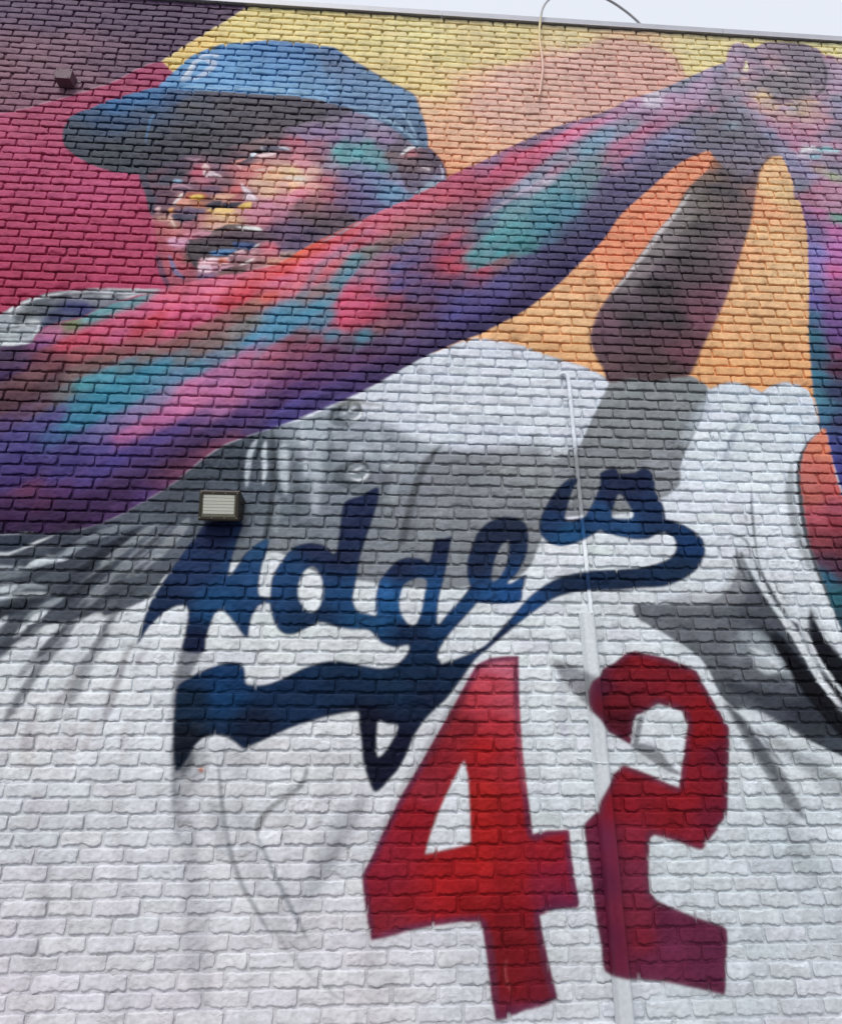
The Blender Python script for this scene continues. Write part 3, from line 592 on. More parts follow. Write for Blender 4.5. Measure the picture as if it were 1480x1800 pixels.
# ---- dark forearm hanging from the hands down to the cuff
ARM2 = [(1265, 262), (1247, 293), (1231, 309), (1206, 334), (1189, 367), (1152, 411), (1129, 444), (1098, 485), (1068, 522), (1051, 549), (1037, 590), (1044, 620), (1061, 651), (1071, 672), (1110, 666), (1150, 670), (1190, 664), (1210, 661), (1223, 640), (1237, 607), (1260, 559), (1277, 522), (1294, 471), (1308, 428), (1321, 387), (1327, 350), (1334, 310), (1342, 290), (1356, 270), (1320, 240)]
fillf(ARM2, [(1230, 400, 96, 90, 92), (1200, 450, 90, 83, 88), (1150, 500, 82, 77, 82), (1120, 560, 88, 79, 86), (1080, 600, 115, 90, 102), (1060, 570, 128, 100, 114), (1130, 620, 106, 84, 92), (1180, 560, 85, 77, 83), (1220, 480, 96, 82, 90), (1250, 520, 128, 92, 106), (1240, 560, 138, 92, 108), (1200, 620, 130, 88, 102), (1170, 590, 110, 82, 92), (1290, 430, 132, 106, 118), (1270, 400, 106, 94, 99), (1140, 470, 122, 108, 118), (1170, 430, 140, 131, 135), (1100, 520, 115, 101, 111), (1080, 640, 112, 88, 95), (1170, 645, 97, 80, 84), (1120, 650, 102, 84, 90), (1300, 370, 122, 104, 108), (1320, 340, 150, 116, 116), (1205, 380, 135, 128, 125), (1230, 345, 120, 112, 108), (1260, 330, 95, 90, 93), (1290, 340, 92, 86, 92), (1300, 310, 98, 90, 102), (1270, 300, 98, 93, 98), (1250, 310, 130, 110, 102), (1320, 310, 120, 100, 108), (1250, 290, 170, 118, 96)], 2.6, s=9)
clip(mask(ARM2, 1.0))
stroke([(1232, 330), (1204, 372), (1172, 413), (1146, 448), (1118, 484), (1086, 520)], [14, 24, 30, 32, 28, 14], (146, 138, 140), 7, 0.7)
stroke([(1216, 334), (1192, 368), (1160, 406), (1134, 441), (1105, 478), (1074, 517)], [4, 8, 9, 10, 10, 6], (214, 208, 210), 2.0, 0.85)
CLIP[0] = None
stroke([(1298, 440), (1282, 490), (1262, 545), (1240, 590)], [8, 10, 10, 6], (150, 112, 130), 4, 0.5)

# ---- hands, grip and dark shadow at the top right
frame(1180, 60, 0.2027)
HAND = [(480, 230), (490, 170), (520, 100), (560, 78), (640, 80), (700, 112), (760, 92), (800, 72), (900, 64), (1100, 74), (1230, 105), (1290, 140), (1340, 175), (1480, 200), (1700, 215), (1700, 1500), (1110, 1440), (1060, 1290), (1000, 1120), (950, 1050), (840, 1060), (780, 1130), (640, 1240), (500, 1180), (390, 1080), (310, 990), (230, 1010), (100, 1080), (0, 1150), (-100, 1150), (-250, 900), (-300, 600), (-120, 500), (0, 460), (170, 370), (290, 310), (380, 270)]
HC = [(560, 80, 190, 160, 185), (560, 140, 160, 140, 165), (650, 150, 130, 120, 140), (830, 100, 150, 130, 150), (960, 110, 130, 115, 130), (1100, 130, 115, 105, 120), (1200, 120, 130, 115, 135),
      (560, 200, 185, 150, 180), (730, 210, 140, 125, 150), (850, 160, 160, 125, 145), (870, 215, 190, 150, 150), (1000, 215, 130, 105, 125), (1050, 170, 110, 105, 115), (1250, 180, 110, 105, 115), (1370, 190, 170, 110, 140), (1450, 200, 205, 170, 160),
      (520, 245, 185, 150, 185), (600, 250, 150, 110, 135), (700, 250, 170, 130, 160), (850, 265, 190, 150, 165), (1050, 270, 115, 108, 120), (1250, 240, 108, 105, 115), (1400, 245, 160, 130, 155),
      (540, 295, 190, 140, 175), (640, 300, 215, 190, 185), (780, 300, 140, 130, 150), (980, 320, 185, 165, 165), (1150, 330, 110, 105, 112), (1300, 290, 108, 102, 112), (1430, 300, 185, 155, 185),
      (450, 335, 140, 125, 150), (560, 340, 150, 150, 170), (700, 345, 185, 140, 165), (900, 365, 112, 105, 112), (1100, 380, 112, 108, 112), (1300, 340, 108, 105, 112), (1450, 360, 175, 150, 175),
      (300, 330, 190, 155, 190), (320, 380, 185, 140, 180), (430, 380, 125, 115, 135), (600, 390, 190, 160, 165), (800, 410, 110, 105, 112), (1000, 420, 108, 105, 110), (1300, 400, 120, 110, 125), (1430, 440, 185, 155, 185),
      (500, 440, 180, 140, 170), (700, 450, 125, 118, 130), (940, 470, 108, 105, 112), (1150, 485, 108, 104, 110), (1300, 490, 120, 110, 120), (1400, 490, 190, 150, 180),
      (230, 420, 190, 150, 190), (130, 410, 125, 135, 155), (40, 460, 130, 135, 160), (200, 470, 190, 150, 190), (400, 480, 130, 130, 150), (600, 500, 170, 145, 170), (720, 510, 200, 170, 160), (800, 510, 225, 190, 150), (900, 515, 140, 135, 145), (1000, 520, 110, 105, 115), (1100, 530, 120, 110, 120), (1300, 540, 190, 140, 170), (1440, 550, 130, 130, 155),
      (150, 520, 195, 150, 190), (370, 530, 125, 115, 135), (560, 550, 130, 135, 160), (640, 550, 175, 140, 165), (770, 555, 225, 190, 150), (980, 570, 140, 110, 125), (1130, 580, 205, 180, 150), (1220, 580, 210, 165, 155), (1350, 590, 170, 150, 180), (1440, 590, 130, 135, 165),
      (70, 560, 200, 155, 195), (240, 575, 190, 150, 190), (460, 590, 105, 100, 115), (700, 600, 205, 145, 160), (880, 615, 220, 185, 155), (980, 625, 190, 150, 180), (1060, 630, 150, 155, 160), (1150, 635, 210, 175, 150), (1330, 640, 195, 145, 165), (1440, 650, 150, 140, 170),
      (190, 620, 190, 125, 160), (350, 635, 180, 110, 135), (460, 640, 105, 98, 115), (620, 645, 135, 145, 170), (830, 660, 220, 170, 160), (1020, 675, 190, 160, 150), (1140, 680, 200, 160, 120), (1250, 690, 215, 160, 160), (1430, 700, 135, 130, 165),
      (100, 670, 185, 120, 160), (300, 680, 120, 105, 125), (540, 690, 105, 100, 115), (750, 700, 150, 145, 175), (970, 720, 220, 170, 165), (1180, 725, 220, 170, 165), (1360, 740, 210, 140, 160),
      (40, 710, 180, 100, 135), (190, 720, 105, 105, 125), (410, 735, 105, 100, 115), (640, 745, 105, 105, 120), (850, 760, 190, 130, 160), (1070, 775, 200, 135, 155), (1280, 790, 205, 145, 170), (1430, 790, 135, 125, 155),
      (120, 775, 105, 100, 118), (340, 785, 100, 98, 112), (520, 795, 130, 155, 175), (650, 795, 105, 110, 125), (800, 805, 145, 135, 170), (1000, 820, 195, 125, 155), (1200, 840, 190, 120, 145), (1400, 860, 105, 100, 120),
      (70, 830, 120, 120, 165), (270, 840, 98, 95, 108), (490, 855, 98, 95, 108), (700, 860, 98, 95, 110), (860, 870, 120, 140, 175), (970, 875, 190, 120, 155), (1140, 885, 180, 110, 145), (1350, 895, 150, 135, 170),
      (100, 880, 120, 120, 165), (320, 890, 95, 93, 108), (590, 905, 95, 93, 105), (800, 915, 98, 98, 115), (960, 930, 120, 110, 145), (1070, 930, 190, 115, 155), (1240, 945, 190, 125, 155), (1410, 950, 190, 130, 160),
      (80, 930, 105, 108, 145), (270, 945, 98, 95, 112), (490, 955, 98, 93, 112), (700, 965, 100, 95, 115), (850, 970, 110, 100, 125), (970, 980, 140, 145, 180), (1080, 985, 195, 120, 155), (1190, 1000, 200, 190, 205), (1350, 1005, 160, 190, 205),
      (40, 985, 98, 95, 125), (200, 990, 92, 90, 118), (420, 1000, 95, 92, 118), (630, 1015, 98, 92, 115), (860, 1030, 105, 100, 120), (1040, 1040, 150, 150, 185), (1150, 1040, 190, 180, 200), (1250, 1050, 150, 165, 190), (1350, 1050, 165, 135, 160), (1440, 1060, 150, 110, 140),
      (80, 1040, 92, 88, 120), (500, 1060, 105, 100, 118), (740, 1075, 110, 102, 120), (650, 1120, 100, 92, 105), (480, 1110, 110, 100, 110), (540, 1170, 90, 85, 92), (700, 1180, 100, 90, 110),
      (1020, 1090, 115, 120, 160), (1150, 1100, 150, 135, 175), (1250, 1110, 160, 110, 140), (1400, 1110, 115, 105, 130), (1100, 1140, 125, 125, 170), (1280, 1160, 185, 155, 140), (1430, 1170, 120, 115, 140), (1200, 1210, 140, 130, 175), (1400, 1220, 150, 165, 120),
      (1150, 1270, 115, 118, 145), (1330, 1280, 190, 125, 160), (1120, 1320, 105, 115, 135), (1280, 1330, 185, 105, 135), (1440, 1340, 185, 120, 150), (1200, 1390, 165, 85, 115), (1340, 1395, 185, 125, 155)]
HC = [(x, y, r+(192-r)*0.30, g+(184-g)*0.30, b+(198-b)*0.30) for x, y, r, g, b in HC]  # hands lifted towards pale mauve: lens haze put into the paint colour
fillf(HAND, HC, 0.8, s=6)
fill([(660, 85), (700, 80), (800, 68), (750, 92), (715, 115), (690, 110)], (238, 222, 160), 0.6)
fill([(640, 230), (665, 232), (668, 300), (650, 322), (625, 318), (622, 300), (640, 270)], (238, 226, 198), 0.6)
stroke([(1120, 1040), (1150, 1000), (1240, 985), (1250, 1010)], [2, 7, 7, 3], (226, 228, 234), 0.8, 0.9)
stroke([(1255, 1005), (1340, 992), (1460, 1015)], [4, 7, 4], (170, 212, 220), 0.8, 0.9)
stroke([(1190, 1050), (1250, 1060), (1300, 1050)], [3, 8, 4], (150, 190, 208), 1.0, 0.8)
for x, y, w_ in ((750, 975, 30), (800, 970, 14), (820, 995, 10)): blob(x, y, w_*0.2, 2.2, (40, 38, 50), 0.6, 0.9)
stroke([(500, 100), (480, 200), (478, 235)], 2, (150, 120, 150), 0.8, 0.6)
stroke([(1080, 560), (1110, 600), (1090, 690), (1130, 690)], 3, (120, 105, 110), 1.0, 0.5)
stroke([(860, 640), (1020, 600), (1090, 640)], 3, (235, 205, 170), 1.5, 0.5)
for pts, wv, c in (
    ([(500, 250), (560, 235), (610, 270), (600, 330)], [2, 4, 4, 2], (98, 72, 104)), ([(560, 330), (640, 345), (720, 330), (780, 350)], [2, 4, 4, 2], (92, 72, 100)),
    ([(690, 190), (760, 215), (840, 200), (900, 215)], [2, 5, 5, 2], (84, 72, 92)), ([(480, 420), (560, 440), (640, 430)], [2, 4, 2], (98, 82, 110)),
    ([(820, 520), (900, 560), (1000, 570), (1080, 600)], [2, 5, 5, 2], (104, 78, 92)), ([(1100, 600), (1180, 560), (1290, 555)], [2, 4, 2], (112, 84, 96)),
    ([(860, 700), (1000, 730), (1150, 715), (1290, 740)], [2, 4, 4, 2], (140, 92, 112)), ([(1300, 200), (1340, 330), (1320, 470), (1240, 520)], [3, 5, 5, 3], (74, 70, 82))):
    stroke(pts, wv, c, 0.9, 0.65)
for pts, wv, c in (
    ([(500, 215), (560, 195), (620, 215)], [2, 5, 2], (216, 188, 206)), ([(560, 395), (620, 385), (690, 400)], [2, 6, 2], (220, 190, 190)), ([(720, 545), (800, 525), (880, 545)], [2, 6, 2], (240, 208, 164)),
    ([(1120, 580), (1200, 570), (1290, 585)], [2, 5, 2], (228, 192, 172)), ([(200, 470), (260, 440), (330, 420)], [3, 7, 3], (214, 178, 208)), ([(150, 530), (210, 500), (280, 490)], [3, 6, 3], (210, 170, 204))):
    stroke(pts, wv, c, 0.9, 0.75)
stroke([(780, 1070), (840, 1050), (940, 1045)], 2.5, (150, 120, 110), 1.0, 0.6)

# ---- near arm sweeping from the lower left to the hands
frame()
ARM = [(1290, 104), (1280, 107), (1212, 134), (1152, 161), (1104, 173), (1081, 188), (1030, 205), (969, 225), (908, 252), (854, 279), (814, 297), (780, 313), (749, 328), (711, 349), (680, 364), (638, 384), (601, 403), (575, 415), (549, 428), (510, 450), (483, 464), (430, 475), (349, 492), (313, 499), (293, 505), (280, 509), (240, 522), (206, 531), (176, 541), (145, 558), (98, 568), (68, 582), (54, 602), (0, 605), (-400, 640), (-400, 1000), (0, 940), (80, 938), (145, 930), (203, 909), (270, 872), (314, 842), (355, 808), (389, 784), (436, 766), (517, 739), (612, 699), (673, 668), (737, 631), (804, 601), (835, 590), (868, 574), (919, 547), (980, 500), (1016, 465), (1060, 421), (1091, 377), (1135, 337), (1185, 293), (1219, 273), (1253, 262), (1290, 255), (1310, 180)]
A4 = """900,165,220,110,135;1090,170,235,130,165;1250,180,225,80,100;1400,180,220,100,95;700,200,120,165,120;570,240,110,165,120;470,285,110,160,115;370,330,135,145,110;840,205,225,110,150;1000,210,230,115,155;1170,215,215,75,95;1320,225,170,115,110;1450,225,130,135,140;
760,250,215,100,145;930,255,225,95,140;1090,258,220,105,150;1260,265,150,110,105;1420,270,100,150,180;640,295,215,100,140;810,295,215,80,105;990,300,215,95,140;1150,310,165,110,115;1300,315,140,140,140;1440,320,85,150,185;550,340,215,95,135;730,345,205,75,100;900,350,215,90,135;1070,355,155,105,105;1240,360,145,140,140;1400,365,95,160,195;
280,375,200,120,165;440,385,210,85,120;610,385,205,100,145;790,393,180,95,110;960,397,150,98,100;1140,405,150,125,125;1310,408,85,155,190;220,425,150,90,150;340,428,215,90,115;510,438,190,95,110;690,443,165,95,105;870,448,145,98,100;1040,450,135,110,110;1210,455,120,140,155;1400,460,185,110,140;
60,470,80,65,105;220,475,170,90,105;400,480,170,95,105;580,488,145,100,100;770,493,130,115,115;950,497,120,130,140;1120,503,120,140,170;1290,507,195,115,155;1430,510,170,90,120;110,520,100,75,120;290,527,160,95,100;470,535,130,98,98;660,540,105,140,155;840,545,80,155,180;1020,550,90,145,170;1200,557,180,115,160;1390,560,170,105,150;
40,570,75,50,100;190,577,130,90,98;370,583,135,110,110;550,590,85,160,180;730,595,75,150,180;910,600,110,150,185;1100,607,175,120,170;1280,610,180,110,155;80,620,115,80,90;260,630,125,95,100;430,637,80,160,175;610,642,70,150,175;790,648,95,150,180;970,655,205,130,175;1160,660,205,125,180;1320,665,165,105,160;
150,675,120,80,85;330,683,120,120,125;510,690,65,150,175;690,692,75,150,175;850,698,155,140,180;1030,705,205,125,170;1200,710,185,110,155;1400,715,105,75,125;60,730,110,72,80;220,738,115,85,105;410,742,75,145,175;600,745,65,145,175;780,752,150,140,180;960,758,210,125,175;1140,762,175,115,165;1310,767,105,72,130;
100,790,105,75,110;290,797,100,90,150;480,805,60,135,165;680,805,150,130,180;870,808,195,115,170;1050,813,120,85,140;1240,820,85,65,125;30,840,95,75,130;200,845,95,88,150;370,850,65,130,165;550,855,125,120,170;740,860,190,115,165;930,865,95,75,140;1120,868,85,65,120;1300,870,90,70,120;
80,895,85,75,140;270,905,80,105,160;450,910,105,100,160;640,912,165,100,155;830,915,95,75,145;1020,925,90,65,115;1200,915,120,75,110;150,965,82,72,140;350,970,85,75,140;540,970,92,82,150;720,970,90,72,140;880,975,85,60,110;1080,975,135,75,105;80,1020,78,65,130;400,1025,82,70,140;600,1025,88,75,150;780,1030,85,62,120;980,1030,125,70,105;
130,1080,80,62,130;320,1085,82,68,138;510,1085,85,70,140;700,1085,85,60,115;900,1080,130,75,100;60,1130,78,58,120;430,1140,88,68,135;620,1140,82,55,105;820,1140,120,70,110;140,1190,110,58,100;340,1190,95,55,115;540,1195,85,52,110;740,1200,105,75,145;60,1250,85,50,100;220,1260,105,55,95;410,1265,85,50,105;620,1270,85,52,105;100,1310,85,45,95;300,1320,80,45,95;500,1310,78,48,98;50,1370,75,40,90;200,1375,72,40,88;370,1370,62,42,75;0,1400,45,38,66;120,1400,50,36,70"""
A5 = """360,320,225,95,110;500,330,220,120,150;230,400,225,85,85;430,360,215,85,105;560,250,215,105,130;680,260,200,110,125;650,170,220,110,140;750,135,215,95,120;800,180,215,110,135;950,185,205,115,130;880,140,220,100,125;930,110,210,85,110;1030,75,200,75,105;1090,45,200,80,110;1200,50,190,80,110;1280,10,225,100,120;1400,15,190,100,125;
1070,150,175,105,115;1230,125,185,175,190;1380,50,215,170,190;1310,90,205,175,200;1100,190,125,110,145;1260,200,130,170,185;1180,230,130,130,155;1040,225,130,105,150;920,220,160,105,120;730,300,165,110,120;600,290,200,105,120;880,300,150,115,140;830,260,170,110,120;1000,265,125,105,110;1120,275,110,160,165;1280,240,90,150,170;1400,200,80,140,165;1450,120,85,155,165;
1350,280,85,145,165;1180,315,100,165,170;1020,305,140,120,135;1330,320,80,140,165;1450,330,75,130,160;680,335,150,115,115;810,340,145,120,155;950,350,195,95,110;1090,350,95,170,165;1250,360,85,160,165;1400,360,85,140,160;600,375,135,105,110;740,380,125,110,150;900,385,195,80,105;1050,395,90,165,155;1200,400,85,165,160;1400,400,95,95,145;
350,405,230,125,160;500,415,135,130,130;650,415,115,105,145;780,420,125,95,130;920,425,195,80,105;1130,435,80,155,150;1260,435,85,150,155;1420,440,85,80,120;270,440,235,120,150;130,435,235,110,90;430,450,105,150,165;600,460,165,105,135;730,460,105,90,140;900,470,190,75,100;1080,480,110,140,140;1230,480,165,90,120;1350,490,95,85,135;
180,480,235,125,155;310,490,220,115,130;400,490,110,150,165;520,500,180,120,145;640,505,105,100,155;800,510,130,85,120;970,515,200,80,110;1130,520,160,85,120;1290,525,100,95,150;1430,530,78,68,100;60,520,225,80,90;240,530,215,110,130;400,540,90,150,175;570,545,165,110,150;740,555,115,90,140;890,560,140,80,110;1060,560,130,80,120;1200,570,95,88,145;1350,580,80,70,110;
40,575,225,120,155;180,575,225,110,130;340,580,105,145,165;490,585,200,100,135;650,595,105,90,150;820,600,110,80,130;980,605,120,85,130;1140,610,95,88,150;1290,625,88,75,130;90,615,230,130,150;260,620,150,125,130;420,635,215,95,125;570,635,130,95,120;730,640,100,85,130;890,645,100,85,145;1060,655,95,85,145;1210,660,85,72,125;
160,660,155,120,120;290,670,110,145,165;380,675,210,90,125;500,680,220,90,135;640,685,170,85,105;820,690,110,75,110;980,695,95,85,140;1130,705,90,80,140;1280,695,80,65,105;90,705,105,150,175;240,705,80,150,180;400,715,225,100,140;550,715,200,80,105;720,730,115,78,100;880,735,98,82,135;1040,745,90,78,140;
30,745,80,155,190;170,750,80,150,185;290,750,100,140,165;380,755,220,95,130;490,760,205,80,110;650,770,135,80,105;820,775,105,75,115;1000,785,92,78,135;1150,750,80,65,110;80,795,85,150,185;230,800,95,140,170;380,800,205,85,115;550,810,150,95,110;720,820,120,90,125;880,825,90,75,125;1030,830,75,65,105;
30,845,95,150,185;150,850,140,105,120;310,850,95,140,165;470,858,80,140,165;640,865,105,90,130;800,870,90,75,115;950,870,80,65,105;80,890,150,85,105;220,895,140,75,100;390,895,105,85,110;560,905,95,72,110;730,910,95,72,125;870,910,75,60,100;130,940,140,75,105;300,945,115,70,105;500,950,105,68,110;680,960,90,62,105;
60,985,145,85,120;230,990,125,75,120;400,1000,115,75,125;570,1005,90,62,110;20,1035,150,95,130;150,1040,130,75,120;320,1045,105,70,120;500,1060,88,65,120;70,1090,125,72,125;230,1095,105,68,125;420,1100,100,75,140;100,1140,95,62,125;300,1150,90,70,135;40,1190,85,55,110;200,1195,100,85,160;330,1190,105,90,160;80,1240,100,88,170;220,1240,100,85,150;50,1290,85,75,150"""
A6 = """100,690,195,80,115;220,650,180,90,130;280,660,215,85,125;400,660,205,95,125;330,700,195,85,110;150,730,185,75,100;450,700,190,170,200;520,710,190,180,200;350,590,205,75,110;460,560,215,90,125;560,530,225,100,145;660,470,230,120,165;480,600,200,80,120;610,500,225,115,160;700,440,230,135,175;780,410,225,150,190;860,380,215,140,190;900,350,190,130,170;
250,600,150,110,150;450,495,120,95,130;600,430,120,100,135;770,370,140,105,140;820,345,130,100,130;60,760,190,80,110;200,770,185,80,105;330,770,165,140,160;430,740,200,180,205;590,580,170,130,155;570,640,185,130,160;640,600,150,140,160;650,680,95,150,165;750,540,110,160,185;800,490,120,165,195;700,640,110,150,165;850,460,125,160,190;940,440,140,140,170;960,420,130,140,160;
830,590,130,130,145;780,610,110,140,150;850,640,120,110,140;780,680,110,140,150;920,510,190,120,160;1010,470,200,130,165;950,560,195,110,145;1060,430,185,100,140;1130,400,180,100,140;900,590,165,110,140;1030,520,165,110,150;900,620,160,105,140;1060,520,115,125,165;1170,480,130,140,185;1250,470,125,120,160;1150,520,120,125,165;1100,560,100,95,135;960,590,110,110,155;
300,800,120,110,150;400,830,125,170,185;560,750,85,150,165;640,790,80,145,165;500,790,105,160,175;700,750,100,140,155;150,840,165,95,120;180,880,120,95,130;330,880,115,165,175;500,850,85,150,170;650,860,85,140,165;780,830,95,85,120;50,920,145,100,120;200,930,120,130,150;350,940,95,165,165;530,930,80,145,165;680,940,85,90,125;800,900,85,78,115;
50,1000,190,90,115;140,1000,150,120,130;250,1000,95,165,165;400,1010,85,155,165;550,1010,85,115,145;660,1010,85,78,115;780,990,78,75,115;40,1080,185,80,110;160,1090,95,160,155;300,1080,85,165,160;440,1050,85,145,155;540,1060,85,78,120;680,1080,78,72,110;60,1160,195,78,105;200,1125,105,160,150;300,1120,150,110,120;420,1120,92,85,130;560,1130,80,72,110;650,1120,75,70,110;
200,1170,185,80,110;370,1180,105,95,145;530,1190,82,72,115;60,1260,100,85,125;150,1220,135,85,120;300,1230,100,92,150;450,1230,85,72,115;100,1310,95,88,150;270,1320,92,82,145;450,1320,80,68,110;50,1400,90,85,150;200,1400,88,78,140;330,1400,78,68,110;1000,300,185,135,175;1080,275,230,225,240;1100,300,225,215,235;1180,270,195,145,185;1060,340,150,110,150;1170,340,185,125,165;
1250,300,200,150,185;1300,250,190,150,190;1370,190,180,150,190;1420,150,165,145,185;1250,230,130,130,165;1330,160,120,130,160;1430,110,130,140,170;1250,350,170,125,160;1330,330,130,110,135;1400,300,115,105,130;1300,380,105,105,125;1400,380,98,98,115;1200,370,140,120,150;1450,450,95,95,110;1300,430,105,110,140;1350,500,95,95,115;1450,550,90,88,105;1250,560,95,90,125;1150,600,92,88,120;1050,640,92,85,125;980,700,85,80,115;900,760,88,78,118;850,700,95,85,125"""
def absol(txt, ox, oy, s):
    a = np.array([[float(v) for v in t.split(',')] for t in txt.replace('\n', '').split(';') if t])
    a[:, 0] = ox+a[:, 0]*s; a[:, 1] = oy+a[:, 1]*s
    g = (a[:, 3] > a[:, 2]+35) & (a[:, 3] >= a[:, 4]-12)
    a[g, 4] = np.maximum(a[g, 4], a[g, 3]+10)
    return a
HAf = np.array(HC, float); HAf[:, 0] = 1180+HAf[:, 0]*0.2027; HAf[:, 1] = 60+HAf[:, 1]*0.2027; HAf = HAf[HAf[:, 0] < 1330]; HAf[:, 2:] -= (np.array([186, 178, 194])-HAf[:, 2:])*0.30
a5 = absol(A5, 480, 300, 0.33784); a5 = a5[(a5[:, 0] < 800) | (a5[:, 1] > 560)]
a4 = absol(A4, 0, 460, 0.33784); a4 = a4[a4[:, 0] < 488]
a6 = absol(A6, 780, 80, 0.33784)
ARMC = np.concatenate([a4, a5, a6, HAf])
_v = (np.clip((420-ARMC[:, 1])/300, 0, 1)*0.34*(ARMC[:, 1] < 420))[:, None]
ARMC[:, 2:] += (np.array([186, 178, 194])-ARMC[:, 2:])*_v  # upper arm colours paled with height, a veil of glare painted in
ARMC[:, 2:] += (ARMC[:, 2:].mean(1, keepdims=True)-ARMC[:, 2:])*0.07
_a, _b = to_canvas(np.array([[200.0, 770.0], [1080.0, 270.0]])); _d = (_b-_a)/np.linalg.norm(_b-_a)
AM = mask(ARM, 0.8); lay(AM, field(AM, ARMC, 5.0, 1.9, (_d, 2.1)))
clip(mask(ARM, 0.6))
# long spray sweeps that give the arm its direction
stroke([(1070, 205), (1010, 228), (960, 252), (910, 278), (860, 305)], [4, 8, 9, 8, 4], (226, 104, 140), 4, 0.55)
stroke([(1120, 195), (1060, 225), (1000, 262), (950, 300), (900, 350), (850, 400), (835, 440)], [4, 10, 16, 22, 26, 22, 8], (92, 152, 168), 6, 0.45)
stroke([(1150, 222), (1110, 240), (1075, 268), (1060, 290)], [4, 12, 12, 5], (198, 116, 150), 4, 0.5)
stroke([(960, 315), (920, 335), (880, 360), (850, 385)], [3, 7, 7, 3], (204, 178, 200), 3, 0.5)
stroke([(1240, 268), (1180, 300), (1120, 350), (1070, 410), (1000, 480), (900, 555), (790, 606), (650, 678)], [8, 14, 18, 20, 20, 20, 18, 10], (74, 66, 108), 6, 0.5)
stroke([(660, 395), (600, 440), (560, 470), (520, 540), (480, 590), (440, 640)], [4, 10, 14, 18, 18, 8], (92, 148, 172), 6, 0.4)
stroke([(640, 465), (612, 505), (598, 545), (610, 570)], [6, 14, 22, 12], (226, 92, 134), 6, 0.5)
stroke([(470, 590), (400, 640), (340, 680), (260, 740), (200, 770)], [8, 14, 18, 16, 8], (206, 122, 172), 7, 0.4)
stroke([(300, 620), (220, 670), (150, 720), (110, 750)], [10, 26, 28, 14], (66, 148, 174), 8, 0.4)
stroke([(560, 440), (500, 470), (420, 500), (330, 530)], [6, 10, 10, 6], (236, 112, 120), 5, 0.45)
stroke([(520, 448), (540, 436), (580, 418)], [6, 6, 3], (238, 96, 66), 3, 0.6)
stroke([(840, 590), (740, 636), (612, 702), (517, 742)], 3, (70, 58, 100), 1.5, 0.5)
stroke([(436, 766), (389, 786), (355, 810)], [10, 14, 8], (150, 78, 110), 5, 0.5)
stroke([(640, 388), (600, 408), (560, 428)], [2, 4, 2], (160, 190, 205), 1.5, 0.6)
stroke([(-60, 910), (60, 905), (150, 890), (250, 850), (340, 790), (420, 745)], [30, 50, 50, 40, 26, 10], (58, 36, 76), 14, 0.6)
stroke([(-60, 640), (40, 625), (110, 640), (60, 690), (-40, 720)], [24, 36, 30, 30, 30], (74, 52, 74), 12, 0.5)
stroke([(420, 760), (560, 705), (700, 640), (820, 582), (940, 512), (1040, 430)], [10, 22, 26, 26, 24, 10], (58, 48, 92), 8, 0.55)
stroke([(700, 460), (780, 440), (840, 410), (880, 375)], [10, 20, 18, 8], (104, 86, 132), 7, 0.4)
stroke([(640, 560), (740, 520), (840, 480)], [12, 26, 12], (98, 74, 116), 9, 0.4)
CLIP[0] = None

# ---- shoulder and collar left of the face
frame(0, 460, 0.33784)
fillf([(-300, 420), (0, 270), (30, 258), (60, 235), (150, 192), (240, 165), (330, 150), (480, 138), (660, 140), (835, 143), (720, 172), (610, 208), (520, 242), (430, 285), (290, 318), (210, 350), (180, 395), (150, 425), (0, 436), (-300, 470)],
      [(400, 150, 178, 180, 186), (560, 155, 216, 220, 226), (680, 158, 205, 208, 214), (300, 185, 128, 132, 142), (500, 195, 132, 136, 144), (600, 195, 118, 120, 134), (220, 230, 98, 106, 114), (350, 235, 66, 72, 120), (430, 240, 60, 62, 118), (150, 275, 100, 108, 114), (280, 285, 70, 74, 110), (60, 250, 180, 184, 190), (40, 320, 196, 204, 212), (160, 320, 210, 216, 222), (60, 370, 186, 194, 200), (150, 370, 176, 184, 192), (30, 410, 202, 210, 216), (120, 410, 190, 196, 204), (230, 330, 80, 96, 130), (0, 290, 170, 176, 184), (100, 290, 90, 96, 102), (-80, 360, 200, 206, 212)], 0.8, s=6)
stroke([(40, 268), (120, 215), (240, 178), (350, 160)], [3, 5, 4, 2], (214, 218, 222), 1.0, 0.9)
stroke([(240, 205), (330, 178), (480, 165), (640, 172), (780, 155)], [3, 4, 4, 3, 2], (78, 80, 92), 1.0, 0.8)
stroke([(60, 290), (50, 250), (90, 235)], [3, 4, 3], (232, 236, 240), 0.8, 0.9)
stroke([(90, 310), (140, 325), (195, 315), (200, 345), (170, 390)], [3, 6, 6, 5, 3], (226, 231, 236), 0.9, 0.9)
stroke([(-60, 345), (40, 345), (110, 335)], [3, 3, 2], (86, 92, 98), 0.8, 0.8)
stroke([(-60, 395), (60, 392), (150, 388)], [2, 3, 2], (98, 104, 110), 0.9, 0.8)
stroke([(-60, 425), (60, 428), (160, 420)], [4, 5, 3], (228, 233, 238), 0.8, 0.9)
stroke([(120, 320), (150, 330), (190, 330)], [3, 4, 2], (70, 76, 84), 0.8, 0.8)

